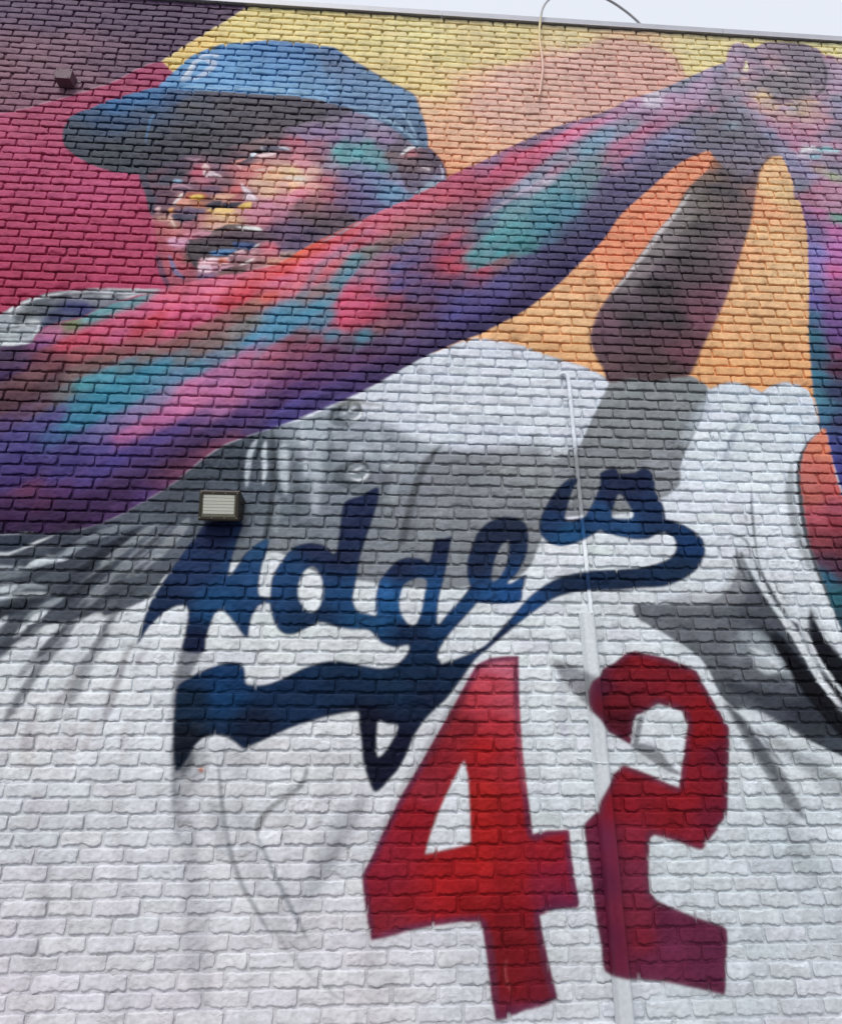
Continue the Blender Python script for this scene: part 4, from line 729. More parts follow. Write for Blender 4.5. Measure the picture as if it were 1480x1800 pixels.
# ---- head: shaded side, cheek, jaw
frame(500, 200, 0.2027)
B = """100,30,95,90,95;350,50,115,105,120;600,50,135,120,150;800,60,150,145,175;100,130,125,110,135;300,140,145,125,165;560,150,140,125,165;800,170,145,125,155;100,240,185,105,125;300,250,165,110,135;180,190,150,125,160;430,200,150,120,160;620,210,125,130,165;880,220,155,130,170;520,260,105,150,165;720,270,110,160,170;850,270,130,125,150;980,280,105,95,110;460,315,105,175,175;640,330,110,185,180;800,340,110,160,170;920,345,125,105,110;180,300,185,120,140;350,310,160,120,150;80,365,215,135,150;280,380,160,110,125;520,390,110,165,170;730,395,110,160,175;980,400,130,110,120;160,430,220,150,165;400,445,150,140,165;640,455,120,130,165;850,460,110,160,175;960,470,120,130,150;60,490,235,205,160;250,500,225,180,170;380,510,160,120,140;540,520,115,105,145;760,530,115,125,165;940,530,120,115,140;130,560,240,210,195;350,570,190,110,125;600,580,115,105,150;850,600,110,135,170;60,610,240,190,150;260,620,230,170,165;480,640,140,100,130;720,650,110,110,155;950,650,110,150,180;140,680,225,140,160;370,700,175,100,120;610,710,110,95,140;880,710,115,150,185;60,740,225,150,170;250,750,150,105,110;500,760,120,95,130;750,770,110,105,150;130,810,150,110,115;400,820,120,88,105;640,830,100,90,130;60,880,130,100,115;260,900,105,85,92;520,900,98,82,95;100,950,115,95,130;340,960,92,80,92;40,1010,145,115,150;220,1020,92,82,105;90,1090,100,85,120;1050,220,115,105,125;1150,200,90,105,130;1050,600,150,145,180;1150,560,115,105,130"""
Aface = """100,30,72,72,82;500,60,82,76,88;900,80,85,80,88;1200,60,95,85,95;1400,80,115,95,110;300,200,75,70,82;700,230,85,80,85;150,300,90,75,95;400,290,100,82,105;700,300,95,80,95;950,300,105,85,100;1150,190,100,85,95;1350,200,140,105,115;1100,130,120,100,105;1400,140,155,85,105;1330,250,165,115,130;1040,370,225,150,140;1300,390,235,195,155;1180,440,230,180,140;950,420,205,120,125;1400,450,220,170,165;1050,500,225,180,145;1300,510,225,175,150;1150,570,230,190,145;1390,580,215,125,140;1270,640,215,150,160;1430,640,150,110,115;1140,690,205,140,165;1380,700,140,95,105;1000,760,205,140,160;1270,770,180,120,145;1450,780,120,90,90;820,820,225,180,130;1090,820,200,130,150;1350,840,150,110,140;740,750,232,195,125;700,880,225,180,150;1230,900,125,95,125;1350,980,110,90,130;1080,970,110,90,105;820,950,110,88,98;600,960,150,120,135;480,940,205,130,150;280,930,190,110,115;200,860,185,95,110;350,1000,215,160,190;650,1020,90,75,95;950,1030,85,85,125;1160,1050,215,120,140;1300,1060,120,95,130;550,1090,100,85,90;250,1080,175,85,105;1000,1110,190,140,150;1150,1110,195,120,135;330,340,95,78,102;560,400,190,95,120;700,390,130,100,120;850,350,190,120,130;600,480,190,120,140;200,400,120,80,95;350,410,78,80,95;250,470,80,82,100;760,490,125,95,105;420,540,125,100,125;650,550,115,85,115;870,560,205,105,110;950,590,140,110,120;250,600,120,75,90;500,590,190,115,95;760,620,200,150,135;860,610,180,105,115;240,660,125,80,100;400,670,220,160,140;530,680,185,120,95;680,690,80,75,95;140,640,90,80,105;120,720,120,80,105;250,740,120,85,100;450,740,100,85,115;400,800,88,82,105;560,810,190,125,130;640,820,220,170,125;250,800,200,150,145;330,860,190,140,130;440,860,170,100,120;350,930,200,125,130;900,940,110,90,98;450,1150,120,90,90;350,1150,190,95,110;200,1000,180,90,110;180,1130,150,80,100;400,1230,185,95,115;600,1280,150,110,130;800,1290,150,100,95;420,1300,170,90,110;900,1190,150,110,120;1080,1180,170,120,125;1180,1180,205,150,135"""
bB = absol(B, 500, 200, 0.2027); bA = absol(Aface, 240, 220, 0.2027); bA = bA[bA[:, 0] < 512]
_y = (bA[:, 2] > 214) & (bA[:, 3] > 165); bA[_y, 4] += 18; bA[_y, 2] -= 4
frame()
fillf([(247, 300), (240, 250), (300, 170), (450, 160), (580, 180), (690, 220), (740, 262), (730, 340), (700, 356), (640, 384), (575, 416), (549, 428), (510, 450), (483, 464), (430, 475), (349, 492), (313, 499), (298, 503), (284, 470), (276, 440), (272, 400), (264, 375), (256, 342), (250, 320)], np.concatenate([bA, bB]), 1.0, s=4.2, p=1.7)
frame(240, 220, 0.2027)
for pts, c, a in (
    ([(120, 300), (330, 290), (480, 320), (470, 400), (300, 440), (130, 420)], (74, 66, 84), 0.55),
    ([(700, 235), (980, 250), (1000, 300), (850, 345), (720, 310)], (76, 66, 80), 0.65),
    ([(420, 520), (640, 520), (760, 560), (640, 592), (420, 580)], (98, 74, 98), 0.65),
    ([(560, 930), (840, 915), (1060, 925), (1230, 965), (1080, 1012), (560, 1000)], (92, 76, 90), 0.65),
    ([(1150, 890), (1480, 800), (1480, 1040), (1300, 1085), (1180, 1000)], (96, 82, 110), 0.5),
    ([(160, 560), (340, 570), (330, 690), (200, 700)], (96, 70, 92), 0.55),
    ([(1380, 660), (1480, 640), (1480, 860), (1400, 860)], (112, 86, 96), 0.5)):
    fill(pts, c, 2.2, alpha=a)
# left rim of the face and jaw line
fill([(20, 420), (90, 430), (130, 560), (165, 650), (150, 760), (110, 740), (80, 600), (40, 520)], (82, 78, 98), 1.2, alpha=0.9)
stroke([(165, 1120), (195, 1190), (225, 1290), (285, 1410)], [4, 10, 11, 6], (104, 76, 102), 2.0, 0.85)
stroke([(280, 1120), (310, 1200), (340, 1270), (420, 1330)], [4, 8, 9, 5], (118, 122, 162), 1.8, 0.85)
stroke([(140, 800), (135, 900), (140, 1010)], 3, (205, 125, 145), 1.2, 0.5)
# brows, eyes
stroke([(180, 200), (420, 215), (700, 215), (960, 210)], [8, 14, 14, 8], (66, 60, 74), 4, 0.6)
stroke([(1010, 140), (1120, 130), (1220, 120)], [3, 6, 3], (150, 125, 125), 2, 0.6)
stroke([(1230, 140), (1360, 120), (1470, 130)], [4, 9, 5], (176, 92, 112), 2.5, 0.7)
stroke([(1090, 190), (1190, 195), (1280, 205), (1340, 210)], [4, 8, 7, 3], (78, 82, 106), 1.2, 0.9)
stroke([(1230, 185), (1290, 195), (1335, 212)], [2, 5, 2], (190, 194, 208), 0.9, 0.9)
fill([(985, 240), (1010, 225), (1042, 228), (1038, 252), (1005, 268), (990, 275)], (214, 222, 240), 0.7, False)
stroke([(1040, 235), (1090, 225), (1200, 228)], [3, 4, 2], (44, 40, 52), 0.7, 0.95)
stroke([(1075, 180), (1090, 200), (1095, 230)], [2, 3, 2], (190, 198, 214), 0.6, 0.8)
fill([(1045, 256), (1120, 242), (1200, 234), (1195, 256), (1110, 275), (1060, 276)], (222, 190, 196), 0.8)
stroke([(830, 330), (890, 305), (950, 290)], [3, 5, 2], (225, 150, 140), 1.0, 0.8)
stroke([(860, 330), (890, 350), (905, 370)], [2, 4, 2], (226, 180, 176), 0.9, 0.8)
fill([(315, 478), (345, 466), (392, 470), (385, 492), (320, 494)], (148, 186, 212), 0.9)
stroke([(275, 556), (310, 525), (400, 516), (480, 545)], [3, 5, 4, 2], (196, 150, 166), 1.2, 0.8)
stroke([(420, 280), (500, 300), (560, 290)], [3, 5, 2], (190, 150, 170), 1.5, 0.7)
# nose
fill([(565, 372), (600, 330), (640, 380), (600, 384)], (226, 192, 192), 0.9)
fill([(578, 392), (650, 392), (700, 415), (745, 446), (680, 440), (590, 436)], (228, 198, 208), 0.8)
fill([(480, 400), (560, 392), (570, 440), (520, 445), (480, 430)], (190, 92, 118), 1.5, alpha=0.8)
stroke([(620, 480), (700, 505), (800, 500)], [4, 8, 4], (118, 84, 96), 1.5, 0.8)
fill([(395, 585), (480, 582), (600, 590), (605, 630), (500, 640), (400, 630)], (182, 104, 84), 1.5, alpha=0.9)
blob(520, 620, 13, 4.2, (242, 206, 104), 1.6, 0.95, -4)
stroke([(405, 585), (385, 615), (350, 650), (310, 690)], [4, 5, 5, 3], (232, 220, 220), 0.8, 0.95)
fill([(345, 690), (385, 640), (445, 640), (430, 690)], (224, 158, 142), 1.0)
fill([(640, 625), (700, 600), (800, 596), (870, 610), (780, 635), (690, 645)], (222, 174, 148), 1.4, alpha=0.9)
fill([(600, 690), (680, 660), (740, 655), (725, 700), (640, 708)], (62, 58, 76), 1.0)
fill([(745, 675), (830, 665), (920, 665), (880, 700), (800, 715), (750, 710)], (52, 50, 68), 1.0)
fill([(878, 712), (930, 676), (992, 664), (985, 714)], (238, 202, 112), 0.8)
stroke([(905, 498), (930, 540), (965, 575), (1040, 640)], [3, 7, 9, 4], (224, 208, 218), 1.0, 0.95)
fill([(940, 605), (1000, 605), (1055, 648), (945, 645)], (226, 208, 218), 1.0, alpha=0.9)
# left cheek facets
fill([(345, 735), (470, 720), (590, 728), (575, 760), (440, 770), (350, 760)], (128, 108, 134), 1.0)
fill([(310, 775), (430, 770), (540, 785), (470, 830), (340, 825)], (78, 74, 96), 1.2)
fill([(165, 720), (205, 706), (205, 748), (172, 755)], (222, 186, 190), 0.8)
fill([(282, 722), (320, 715), (315, 752), (280, 750)], (222, 166, 112), 0.9)
fill([(180, 790), (275, 780), (312, 824), (190, 822)], (206, 164, 152), 0.9)
stroke([(275, 785), (310, 835), (340, 890)], [2, 4, 2], (238, 218, 206), 0.7, 0.9)
stroke([(610, 735), (720, 728), (850, 740)], [4, 8, 5], (236, 200, 120), 1.5, 0.7)
# moustache shadow, mouth, teeth
stroke([(640, 925), (720, 905), (800, 880), (900, 880), (1000, 900), (1085, 918)], [4, 8, 9, 10, 9, 4], (92, 82, 86), 1.2, 0.9)
fill([(860, 876), (960, 874), (1060, 880), (1090, 914), (1000, 904), (920, 890)], (224, 220, 220), 0.8)
fill([(420, 945), (520, 925), (650, 925), (620, 955), (500, 975), (420, 985)], (214, 150, 170), 1.2, alpha=0.85)
fill([(440, 990), (540, 1000), (700, 1010), (830, 1005), (950, 1010), (1080, 1030), (1000, 1068), (900, 1110), (820, 1135), (700, 1148), (560, 1142), (540, 1200), (538, 1262), (480, 1200), (430, 1090)], (86, 76, 84), 1.0)
fill([(838, 1008), (930, 1012), (1050, 1030), (1000, 1062), (900, 1065), (840, 1050)], (74, 94, 142), 0.8)
fill([(620, 1100), (700, 1082), (800, 1075), (880, 1078), (800, 1115), (700, 1130)], (96, 138, 184), 0.8)
fill([(285, 985), (440, 988), (435, 1038), (290, 1040)], (222, 170, 198), 1.0, alpha=0.8)
fill([(560, 1146), (680, 1142), (792, 1146), (800, 1196), (680, 1200), (548, 1198)], (242, 196, 206), 0.6)
blob(745, 1170, 9, 4, (226, 146, 118), 1.4, 0.85)
fill([(538, 1212), (640, 1214), (650, 1268), (545, 1268)], (246, 206, 220), 0.6)
fill([(658, 1224), (760, 1218), (850, 1218), (720, 1272), (665, 1270)], (212, 162, 182), 0.8)
stroke([(795, 1132), (860, 1105), (935, 1080)], [2, 4, 3], (238, 204, 210), 0.7, 0.95)
stroke([(850, 1128), (905, 1110), (940, 1090)], [3, 6, 3], (228, 180, 196), 0.8, 0.9)
stroke([(895, 1212), (960, 1188), (1025, 1158)], [2, 4, 2], (238, 230, 230), 0.6, 0.95)
stroke([(990, 1062), (1040, 1040), (1072, 1030)], [2, 3, 2], (238, 226, 232), 0.6, 0.9)
fill([(700, 1276), (820, 1226), (945, 1230), (915, 1284)], (112, 90, 92), 1.2, alpha=0.85)
fill([(530, 1290), (640, 1285), (700, 1300), (560, 1340), (535, 1330)], (140, 112, 150), 1.2, alpha=0.8)
stroke([(1240, 1060), (1360, 1080), (1420, 1060)], [4, 8, 4], (112, 98, 130), 1.8, 0.7)
fill([(1240, 1100), (1380, 1090), (1330, 1140), (1250, 1145)], (176, 154, 150), 1.4, alpha=0.8)
for pts, wv, c in (
    ([(980, 232), (1040, 218), (1140, 212), (1240, 215)], [2, 4, 4, 2], (34, 30, 44)),
    ([(560, 445), (640, 452), (720, 458)], [2, 4, 2], (90, 50, 72)),
    ([(480, 645), (580, 650), (660, 640), (740, 640)], [2, 4, 4, 2], (96, 52, 58)),
    ([(300, 700), (380, 705), (470, 700)], [2, 4, 2], (64, 48, 70)),
    ([(160, 600), (240, 580), (340, 590)], [2, 5, 2], (86, 52, 78)),
    ([(170, 690), (260, 680), (320, 700)], [2, 4, 2], (80, 54, 84)),
    ([(440, 985), (640, 995), (840, 998), (1060, 1022)], [3, 4, 4, 2], (44, 36, 48)),
    ([(430, 1000), (450, 1110), (520, 1230)], [3, 6, 4], (54, 46, 56)),
    ([(560, 1140), (700, 1142), (820, 1132)], [2, 4, 2], (42, 38, 54)),
    ([(640, 1272), (760, 1252), (900, 1232)], [2, 4, 2], (86, 64, 74)),
    ([(1090, 900), (1180, 880), (1290, 850), (1380, 800)], [3, 7, 7, 3], (120, 84, 112)),
    ([(900, 720), (1000, 712), (1010, 680)], [1, 3, 2], (120, 80, 70)),
    ([(830, 300), (880, 285), (960, 275)], [2, 6, 2], (70, 52, 66))):
    stroke(pts, wv, c, 0.9, 0.75)
for pts, wv, c in (
    ([(1050, 262), (1130, 252), (1205, 243)], [2, 3, 2], (240, 214, 216)),
    ([(590, 412), (660, 414), (735, 444)], [2, 4, 2], (244, 224, 230)),
    ([(1000, 400), (1100, 378), (1200, 370)], [2, 5, 2], (240, 200, 190)),
    ([(880, 884), (980, 886), (1080, 908)], [2, 3, 2], (240, 238, 238)),
    ([(560, 1162), (660, 1156), (720, 1160)], [2, 5, 2], (252, 224, 230)),
    ([(1280, 445), (1400, 460), (1460, 480)], [3, 6, 3], (244, 222, 212))):
    stroke(pts, wv, c, 0.7, 0.8)
# cheek light
blob(1200, 430, 26, 10, (236, 196, 150), 7, 0.5, -15)
# ear
frame(500, 200, 0.2027)
fillf([(1005, 352), (1060, 305), (1120, 280), (1190, 272), (1270, 300), (1340, 380), (1390, 450), (1405, 540), (1395, 570), (1230, 640), (1120, 690), (1050, 640), (1010, 540), (985, 470), (1000, 400)],
      [(1100, 345, 180, 112, 122), (1200, 330, 110, 86, 100), (1280, 340, 100, 90, 112), (1060, 400, 130, 110, 118), (1200, 410, 105, 92, 105), (1300, 420, 90, 76, 92), (1100, 470, 112, 92, 100), (1220, 470, 150, 130, 140), (1330, 480, 110, 90, 112), (1380, 500, 120, 90, 120), (1100, 530, 105, 90, 112), (1250, 540, 130, 112, 140), (1330, 540, 150, 150, 180), (1150, 600, 115, 105, 130), (1280, 590, 150, 170, 190)], 0.9, s=4)
stroke([(1008, 352), (1050, 318), (1110, 284), (1195, 280)], [3, 6, 6, 3], (228, 230, 234), 0.7, 0.95)
stroke([(1190, 460), (1240, 470), (1262, 490)], [2, 4, 3], (216, 206, 210), 0.7, 0.9)
stroke([(1350, 440), (1372, 500), (1370, 560)], [2, 4, 3], (204, 206, 226), 0.8, 0.9)
stroke([(1280, 305), (1345, 385), (1392, 460), (1405, 560)], [2, 3, 3, 2], (96, 66, 84), 0.8, 0.8)
stroke([(1050, 400), (1120, 380), (1220, 385), (1290, 420)], [2, 4, 4, 2], (70, 56, 70), 1.0, 0.7)
stroke([(1120, 690), (1230, 640), (1330, 590)], [3, 8, 4], (160, 182, 200), 1.2, 0.85)

# ---- cap: crown, visor and the dark shade below it
frame()
fillf([(277, 154), (300, 130), (325, 106), (352, 90), (391, 77), (429, 73), (489, 71), (516, 73), (567, 80), (591, 84), (618, 104), (652, 124), (685, 143), (716, 158), (729, 168), (739, 195), (750, 226), (752, 259), (738, 258), (729, 256), (712, 242), (685, 222), (652, 205), (618, 193), (584, 183), (560, 176), (513, 169), (449, 165), (381, 161), (314, 158)],
      [(420, 110, 100, 156, 206), (400, 150, 112, 168, 216), (350, 140, 108, 165, 214), (320, 130, 100, 155, 205), (300, 150, 96, 150, 200), (340, 105, 92, 148, 198), (400, 85, 88, 142, 194), (460, 82, 84, 136, 190), (520, 84, 80, 126, 178), (480, 120, 98, 152, 204), (540, 110, 90, 140, 190), (580, 100, 88, 120, 162), (500, 155, 122, 172, 214), (560, 160, 116, 160, 200), (560, 135, 112, 155, 196), (610, 130, 108, 136, 174), (620, 160, 112, 148, 186), (650, 150, 112, 146, 184), (610, 180, 100, 132, 172), (660, 190, 116, 146, 182), (690, 165, 112, 148, 186), (700, 190, 118, 150, 186), (720, 200, 105, 134, 168), (690, 215, 98, 122, 152), (735, 230, 86, 110, 144), (725, 245, 104, 128, 156), (590, 110, 96, 116, 152), (640, 130, 104, 138, 176)], 0.8, s=8)
stroke([(290, 154), (340, 152), (400, 155), (470, 157), (540, 165), (575, 174)], [3, 4, 4, 5, 5, 3], (146, 188, 222), 1.5, 0.7)
stroke([(610, 186), (650, 198), (690, 214), (725, 240), (735, 252)], [3, 5, 6, 5, 3], (150, 184, 208), 1.6, 0.8)
stroke([(702, 190), (718, 212), (732, 240)], [3, 5, 3], (156, 188, 212), 1.5, 0.8)
stroke([(560, 82), (572, 110), (580, 150)], [2, 6, 4], (96, 118, 152), 3, 0.6)
stroke([(429, 73), (489, 71), (560, 79), (618, 104), (685, 143), (729, 168), (750, 226)], 2.5, (52, 96, 150), 1.0, 0.6)
fillf([(110, 236), (112, 222), (125, 203), (152, 192), (189, 176), (236, 162), (277, 152), (314, 156), (381, 160), (449, 164), (513, 168), (560, 175), (584, 182), (618, 192), (600, 202), (540, 214), (480, 232), (430, 250), (380, 262), (330, 272), (300, 285), (262, 304), (247, 305), (199, 301), (159, 288), (128, 270), (113, 255)],
      [(200, 185, 52, 104, 156), (240, 172, 62, 116, 168), (270, 165, 58, 110, 162), (165, 200, 56, 84, 120), (130, 225, 68, 80, 98), (130, 250, 64, 72, 86), (200, 215, 52, 76, 110), (250, 200, 58, 78, 108), (250, 240, 66, 72, 84), (200, 260, 66, 72, 82), (180, 285, 66, 72, 82), (230, 290, 62, 68, 80), (300, 170, 54, 82, 122), (330, 185, 80, 80, 90), (400, 180, 84, 80, 90), (480, 190, 84, 78, 88), (550, 195, 84, 76, 88), (590, 195, 92, 86, 104), (420, 220, 82, 76, 86), (330, 230, 72, 72, 82), (300, 260, 68, 68, 80), (360, 250, 76, 72, 82), (480, 220, 88, 80, 90), (270, 280, 72, 70, 84)], 1.2, s=7)
stroke([(270, 197), (262, 220), (255, 250)], [2, 4, 2], (84, 134, 178), 1.2, 0.8)
stroke([(330, 166), (430, 170), (520, 178), (590, 192)], [4, 8, 8, 3], (70, 66, 86), 3, 0.6)
# cap emblem
frame(0, 0, 0.33784)
fill([(1005, 318), (1040, 298), (1090, 300), (1128, 318), (1122, 345), (1095, 372), (1050, 402), (985, 412), (940, 422), (948, 400), (975, 370), (988, 340)], (190, 206, 230), 0.8, alpha=0.85)
fill([(1030, 325), (1060, 314), (1085, 330), (1072, 352), (1035, 385), (990, 398), (1005, 368), (1018, 345)], (104, 162, 212), 0.7)
stroke([(1035, 296), (1075, 280), (1135, 284), (1110, 292)], [2, 5, 4, 2], (208, 216, 234), 0.6, 0.9)
stroke([(1010, 318), (985, 360), (945, 410)], [3, 4, 3], (228, 232, 242), 0.6, 0.9)

# ---- team lettering across the chest
frame()
cv = lambda L, ox, oy, s: [(ox+x*s, oy+y*s) for x, y in L]
LN = cv([(430, 290), (605, 285), (585, 380), (560, 460), (545, 520), (540, 570), (580, 520), (620, 460), (680, 405), (745, 375), (740, 430), (715, 500), (700, 570), (693, 640), (705, 675), (775, 690), (775, 730), (755, 715), (730, 712), (690, 730), (660, 780), (645, 840), (640, 885), (615, 880), (580, 830), (530, 770), (490, 745), (465, 770), (440, 830), (420, 900), (408, 965), (300, 960), (310, 880), (325, 800), (328, 750), (310, 725), (260, 730), (200, 760), (130, 830), (85, 890), (60, 930), (75, 870), (100, 780), (140, 690), (190, 610), (240, 540), (300, 450), (370, 360)], 220, 820, 0.33784)
LD = cv([(755, 690), (757, 640), (765, 580), (790, 530), (830, 470), (880, 420), (950, 400), (1020, 405), (1060, 430), (1085, 455), (1105, 420), (1120, 300), (1130, 220), (1150, 180), (1230, 150), (1300, 110), (1320, 120), (1310, 200), (1260, 350), (1220, 480), (1200, 600), (1185, 680), (1195, 730), (1220, 755), (1310, 778), (1400, 790), (1440, 860), (1440, 930), (1400, 940), (1330, 915), (1300, 880), (1260, 850), (1180, 848), (1100, 835), (1020, 812), (940, 845), (880, 872), (830, 872), (790, 840), (765, 780), (752, 720)], 220, 820, 0.33784)
HD = cv([(970, 520), (1000, 540), (1025, 600), (1025, 660), (1010, 730), (975, 757), (940, 745), (910, 700), (898, 650), (910, 590), (935, 545)], 220, 820, 0.33784)
LG = cv([(222, 740), (225, 700), (245, 610), (290, 540), (360, 470), (440, 445), (520, 455), (570, 475), (590, 400), (610, 325), (660, 322), (715, 310), (710, 350), (680, 520), (650, 640), (630, 740), (622, 860), (640, 875), (700, 800), (800, 690), (838, 640), (920, 600), (1000, 700), (890, 735), (850, 780), (740, 900), (690, 960), (640, 1040), (625, 1100), (645, 1137), (560, 1300), (380, 1180), (380, 1130), (430, 1080), (443, 1040), (430, 1015), (350, 1025), (290, 1000), (235, 960), (200, 915), (130, 905), (130, 850), (222, 830), (220, 790)], 600, 860, 0.27027)
HG = cv([(550, 590), (555, 620), (540, 680), (525, 770), (500, 850), (470, 885), (430, 870), (390, 810), (378, 750), (385, 690), (410, 620), (470, 585), (520, 578)], 600, 860, 0.27027)
LE = cv([(1200, 558), (1180, 650), (1165, 728), (1060, 745), (960, 738), (890, 735), (800, 700), (838, 640), (820, 560), (820, 470), (850, 370), (890, 280), (960, 215), (1050, 180), (1150, 190), (1200, 230), (1215, 290), (1210, 400), (1180, 480), (1140, 550), (1085, 600), (1100, 612)], 600, 860, 0.27027)
HE = cv([(1090, 335), (1090, 400), (1070, 500), (1030, 570), (990, 600), (978, 580), (985, 520), (1005, 440), (1040, 370), (1070, 340)], 600, 860, 0.27027)
LS = [(1169, 902), (1164, 885), (1152, 865), (1149, 837), (1134, 821), (1117, 830), (1107, 831), (1088, 832), (1081, 822), (1056, 831), (1056, 848), (1047, 874), (1030, 905), (1016, 912), (1002, 915), (993, 910), (995, 899), (1005, 865), (1015, 842), (1002, 841), (988, 851), (973, 868), (959, 891), (951, 910), (949, 933), (956, 947), (971, 957), (988, 960), (1007, 956), (1030, 947), (1053, 933), (1064, 936), (1087, 943), (1115, 948), (1138, 947), (1155, 939), (1168, 936), (1185, 925), (1171, 915)]
HS = cv([(800, 315), (830, 330), (870, 390), (890, 430), (880, 460), (820, 465), (765, 455), (762, 420), (780, 360)], 860, 780, 0.28378)
LT = [(1165, 914), (1186, 916), (1212, 928), (1232, 945), (1239, 962), (1237, 979), (1226, 1000), (1201, 1018), (1167, 1031), (1130, 1033), (1087, 1037), (1044, 1038), (1010, 1041), (974, 1052), (939, 1075), (903, 1103), (860, 1139), (835, 1160), (813, 1192), (789, 1224), (770, 1243), (750, 1262), (729, 1292), (716, 1323), (702, 1350), (685, 1370), (672, 1385), (657, 1392), (645, 1363), (638, 1336), (635, 1302), (631, 1272), (630, 1253), (611, 1253), (584, 1258), (550, 1267), (510, 1280), (469, 1299), (442, 1311), (429, 1317), (415, 1307), (398, 1296), (378, 1292), (358, 1297), (341, 1313), (325, 1340), (309, 1356), (305, 1323), (304, 1282), (307, 1248), (312, 1208), (331, 1193), (348, 1183), (372, 1173), (399, 1165), (419, 1166), (429, 1175), (431, 1192), (434, 1203), (456, 1205), (480, 1200), (507, 1188), (534, 1175), (565, 1165), (592, 1162), (619, 1166), (642, 1171), (669, 1175), (693, 1171), (706, 1161), (717, 1148), (730, 1120), (765, 1140), (769, 1157), (773, 1167), (789, 1163), (816, 1153), (843, 1141), (860, 1128), (903, 1081), (928, 1052), (956, 1030), (988, 1013), (1019, 1007), (1044, 1003), (1087, 1001), (1130, 997), (1158, 990), (1181, 979), (1189, 964), (1188, 953), (1181, 942), (1168, 936), (1150, 930)]
HT = cv([(1140, 440), (1185, 452), (1240, 465), (1210, 540), (1160, 610), (1136, 618), (1132, 540)], 280, 1120, 0.33784)
# translucent grey stem under the first letter
fill([(320, 1140), (356, 1142), (345, 1168), (330, 1200), (305, 1250), (309, 1190)], (96, 100, 112), 3.0, alpha=0.75)
fill([(303, 1200), (312, 1200), (310, 1400), (302, 1400)], (120, 122, 130), 3.0, alpha=0.6)
NAVY = [(340, 1000, 38, 62, 103), (380, 940, 33, 45, 85), (300, 1050, 28, 50, 85), (380, 1060, 26, 82, 128), (440, 1010, 38, 82, 128), (460, 960, 43, 87, 128), (350, 1130, 20, 35, 70), (500, 1010, 33, 77, 123), (560, 1080, 23, 55, 90), (600, 1050, 30, 77, 123), (620, 920, 37, 50, 85), (640, 880, 34, 48, 85), (560, 960, 37, 50, 85), (600, 980, 34, 48, 82), (670, 1040, 43, 102, 158), (690, 1065, 33, 97, 148), (700, 1000, 34, 48, 82), (770, 960, 34, 48, 82), (760, 1050, 33, 87, 138), (640, 1090, 28, 82, 123), (720, 1110, 20, 50, 85), (860, 950, 37, 50, 78), (900, 930, 40, 52, 78), (840, 1000, 34, 48, 78), (830, 1030, 33, 77, 123), (890, 1045, 33, 87, 143), (860, 1045, 33, 87, 138), (1000, 940, 38, 92, 138), (980, 880, 37, 50, 78), (970, 920, 38, 67, 108), (1100, 850, 37, 48, 82), (1080, 870, 37, 50, 85), (1050, 905, 38, 82, 128), (1100, 925, 43, 87, 133), (1150, 910, 36, 62, 103), (1160, 940, 33, 62, 98), (1220, 960, 28, 67, 113), (1200, 1000, 30, 55, 85), (1100, 1015, 28, 50, 80), (1000, 1030, 28, 50, 82), (930, 1075, 33, 82, 133), (880, 1115, 23, 45, 80), (780, 1190, 18, 45, 75), (700, 1200, 16, 50, 80), (600, 1200, 14, 48, 80), (500, 1230, 14, 50, 85), (400, 1190, 18, 67, 113), (390, 1220, 18, 72, 118), (340, 1230, 16, 45, 70), (320, 1300, 16, 30, 45), (450, 1270, 12, 35, 62), (650, 1330, 10, 22, 48), (700, 1310, 12, 25, 52), (640, 1270, 12, 25, 50), (760, 1230, 16, 38, 68)]
LM = mask([LN, LD, LG, LE, LS, LT], 0.7, True, holes=[HD, HG, HE, HS, HT])
lay(LM, field(LM, NAVY, 9.0, 1.6))
clip(LM)
for o_ in (LN, LD, LG, LE, LS, LT):
    stroke(o_, 3.5, (22, 28, 62), 1.5, 0.55, taper=False)
CLIP[0] = None

# ---- number 42
frame(600, 1120, 0.37768)
N4 = [(630, 130), (690, 100), (770, 90), (825, 90), (825, 200), (832, 400), (845, 560), (870, 760), (890, 920), (960, 905), (1060, 900), (1068, 1000), (1085, 1120), (1105, 1235), (1100, 1260), (1000, 1268), (920, 1295), (940, 1400), (965, 1520), (990, 1620), (1005, 1690), (960, 1710), (850, 1740), (770, 1775), (720, 1785), (700, 1680), (680, 1500), (660, 1370), (645, 1328), (560, 1325), (450, 1340), (330, 1365), (220, 1395), (140, 1412), (125, 1330), (105, 1200), (97, 1110), (150, 1010), (200, 900), (280, 740), (370, 590), (450, 450), (530, 310), (590, 200)]
H4 = [(572, 575), (590, 650), (598, 800), (602, 965), (520, 985), (390, 1012), (410, 930), (450, 820), (500, 710), (540, 630)]
fill([(560, 200), (500, 310), (420, 450), (340, 590), (250, 740), (150, 960), (200, 960), (300, 770), (400, 590), (480, 450), (560, 320), (640, 140)], (150, 145, 155), 5, alpha=0.5)
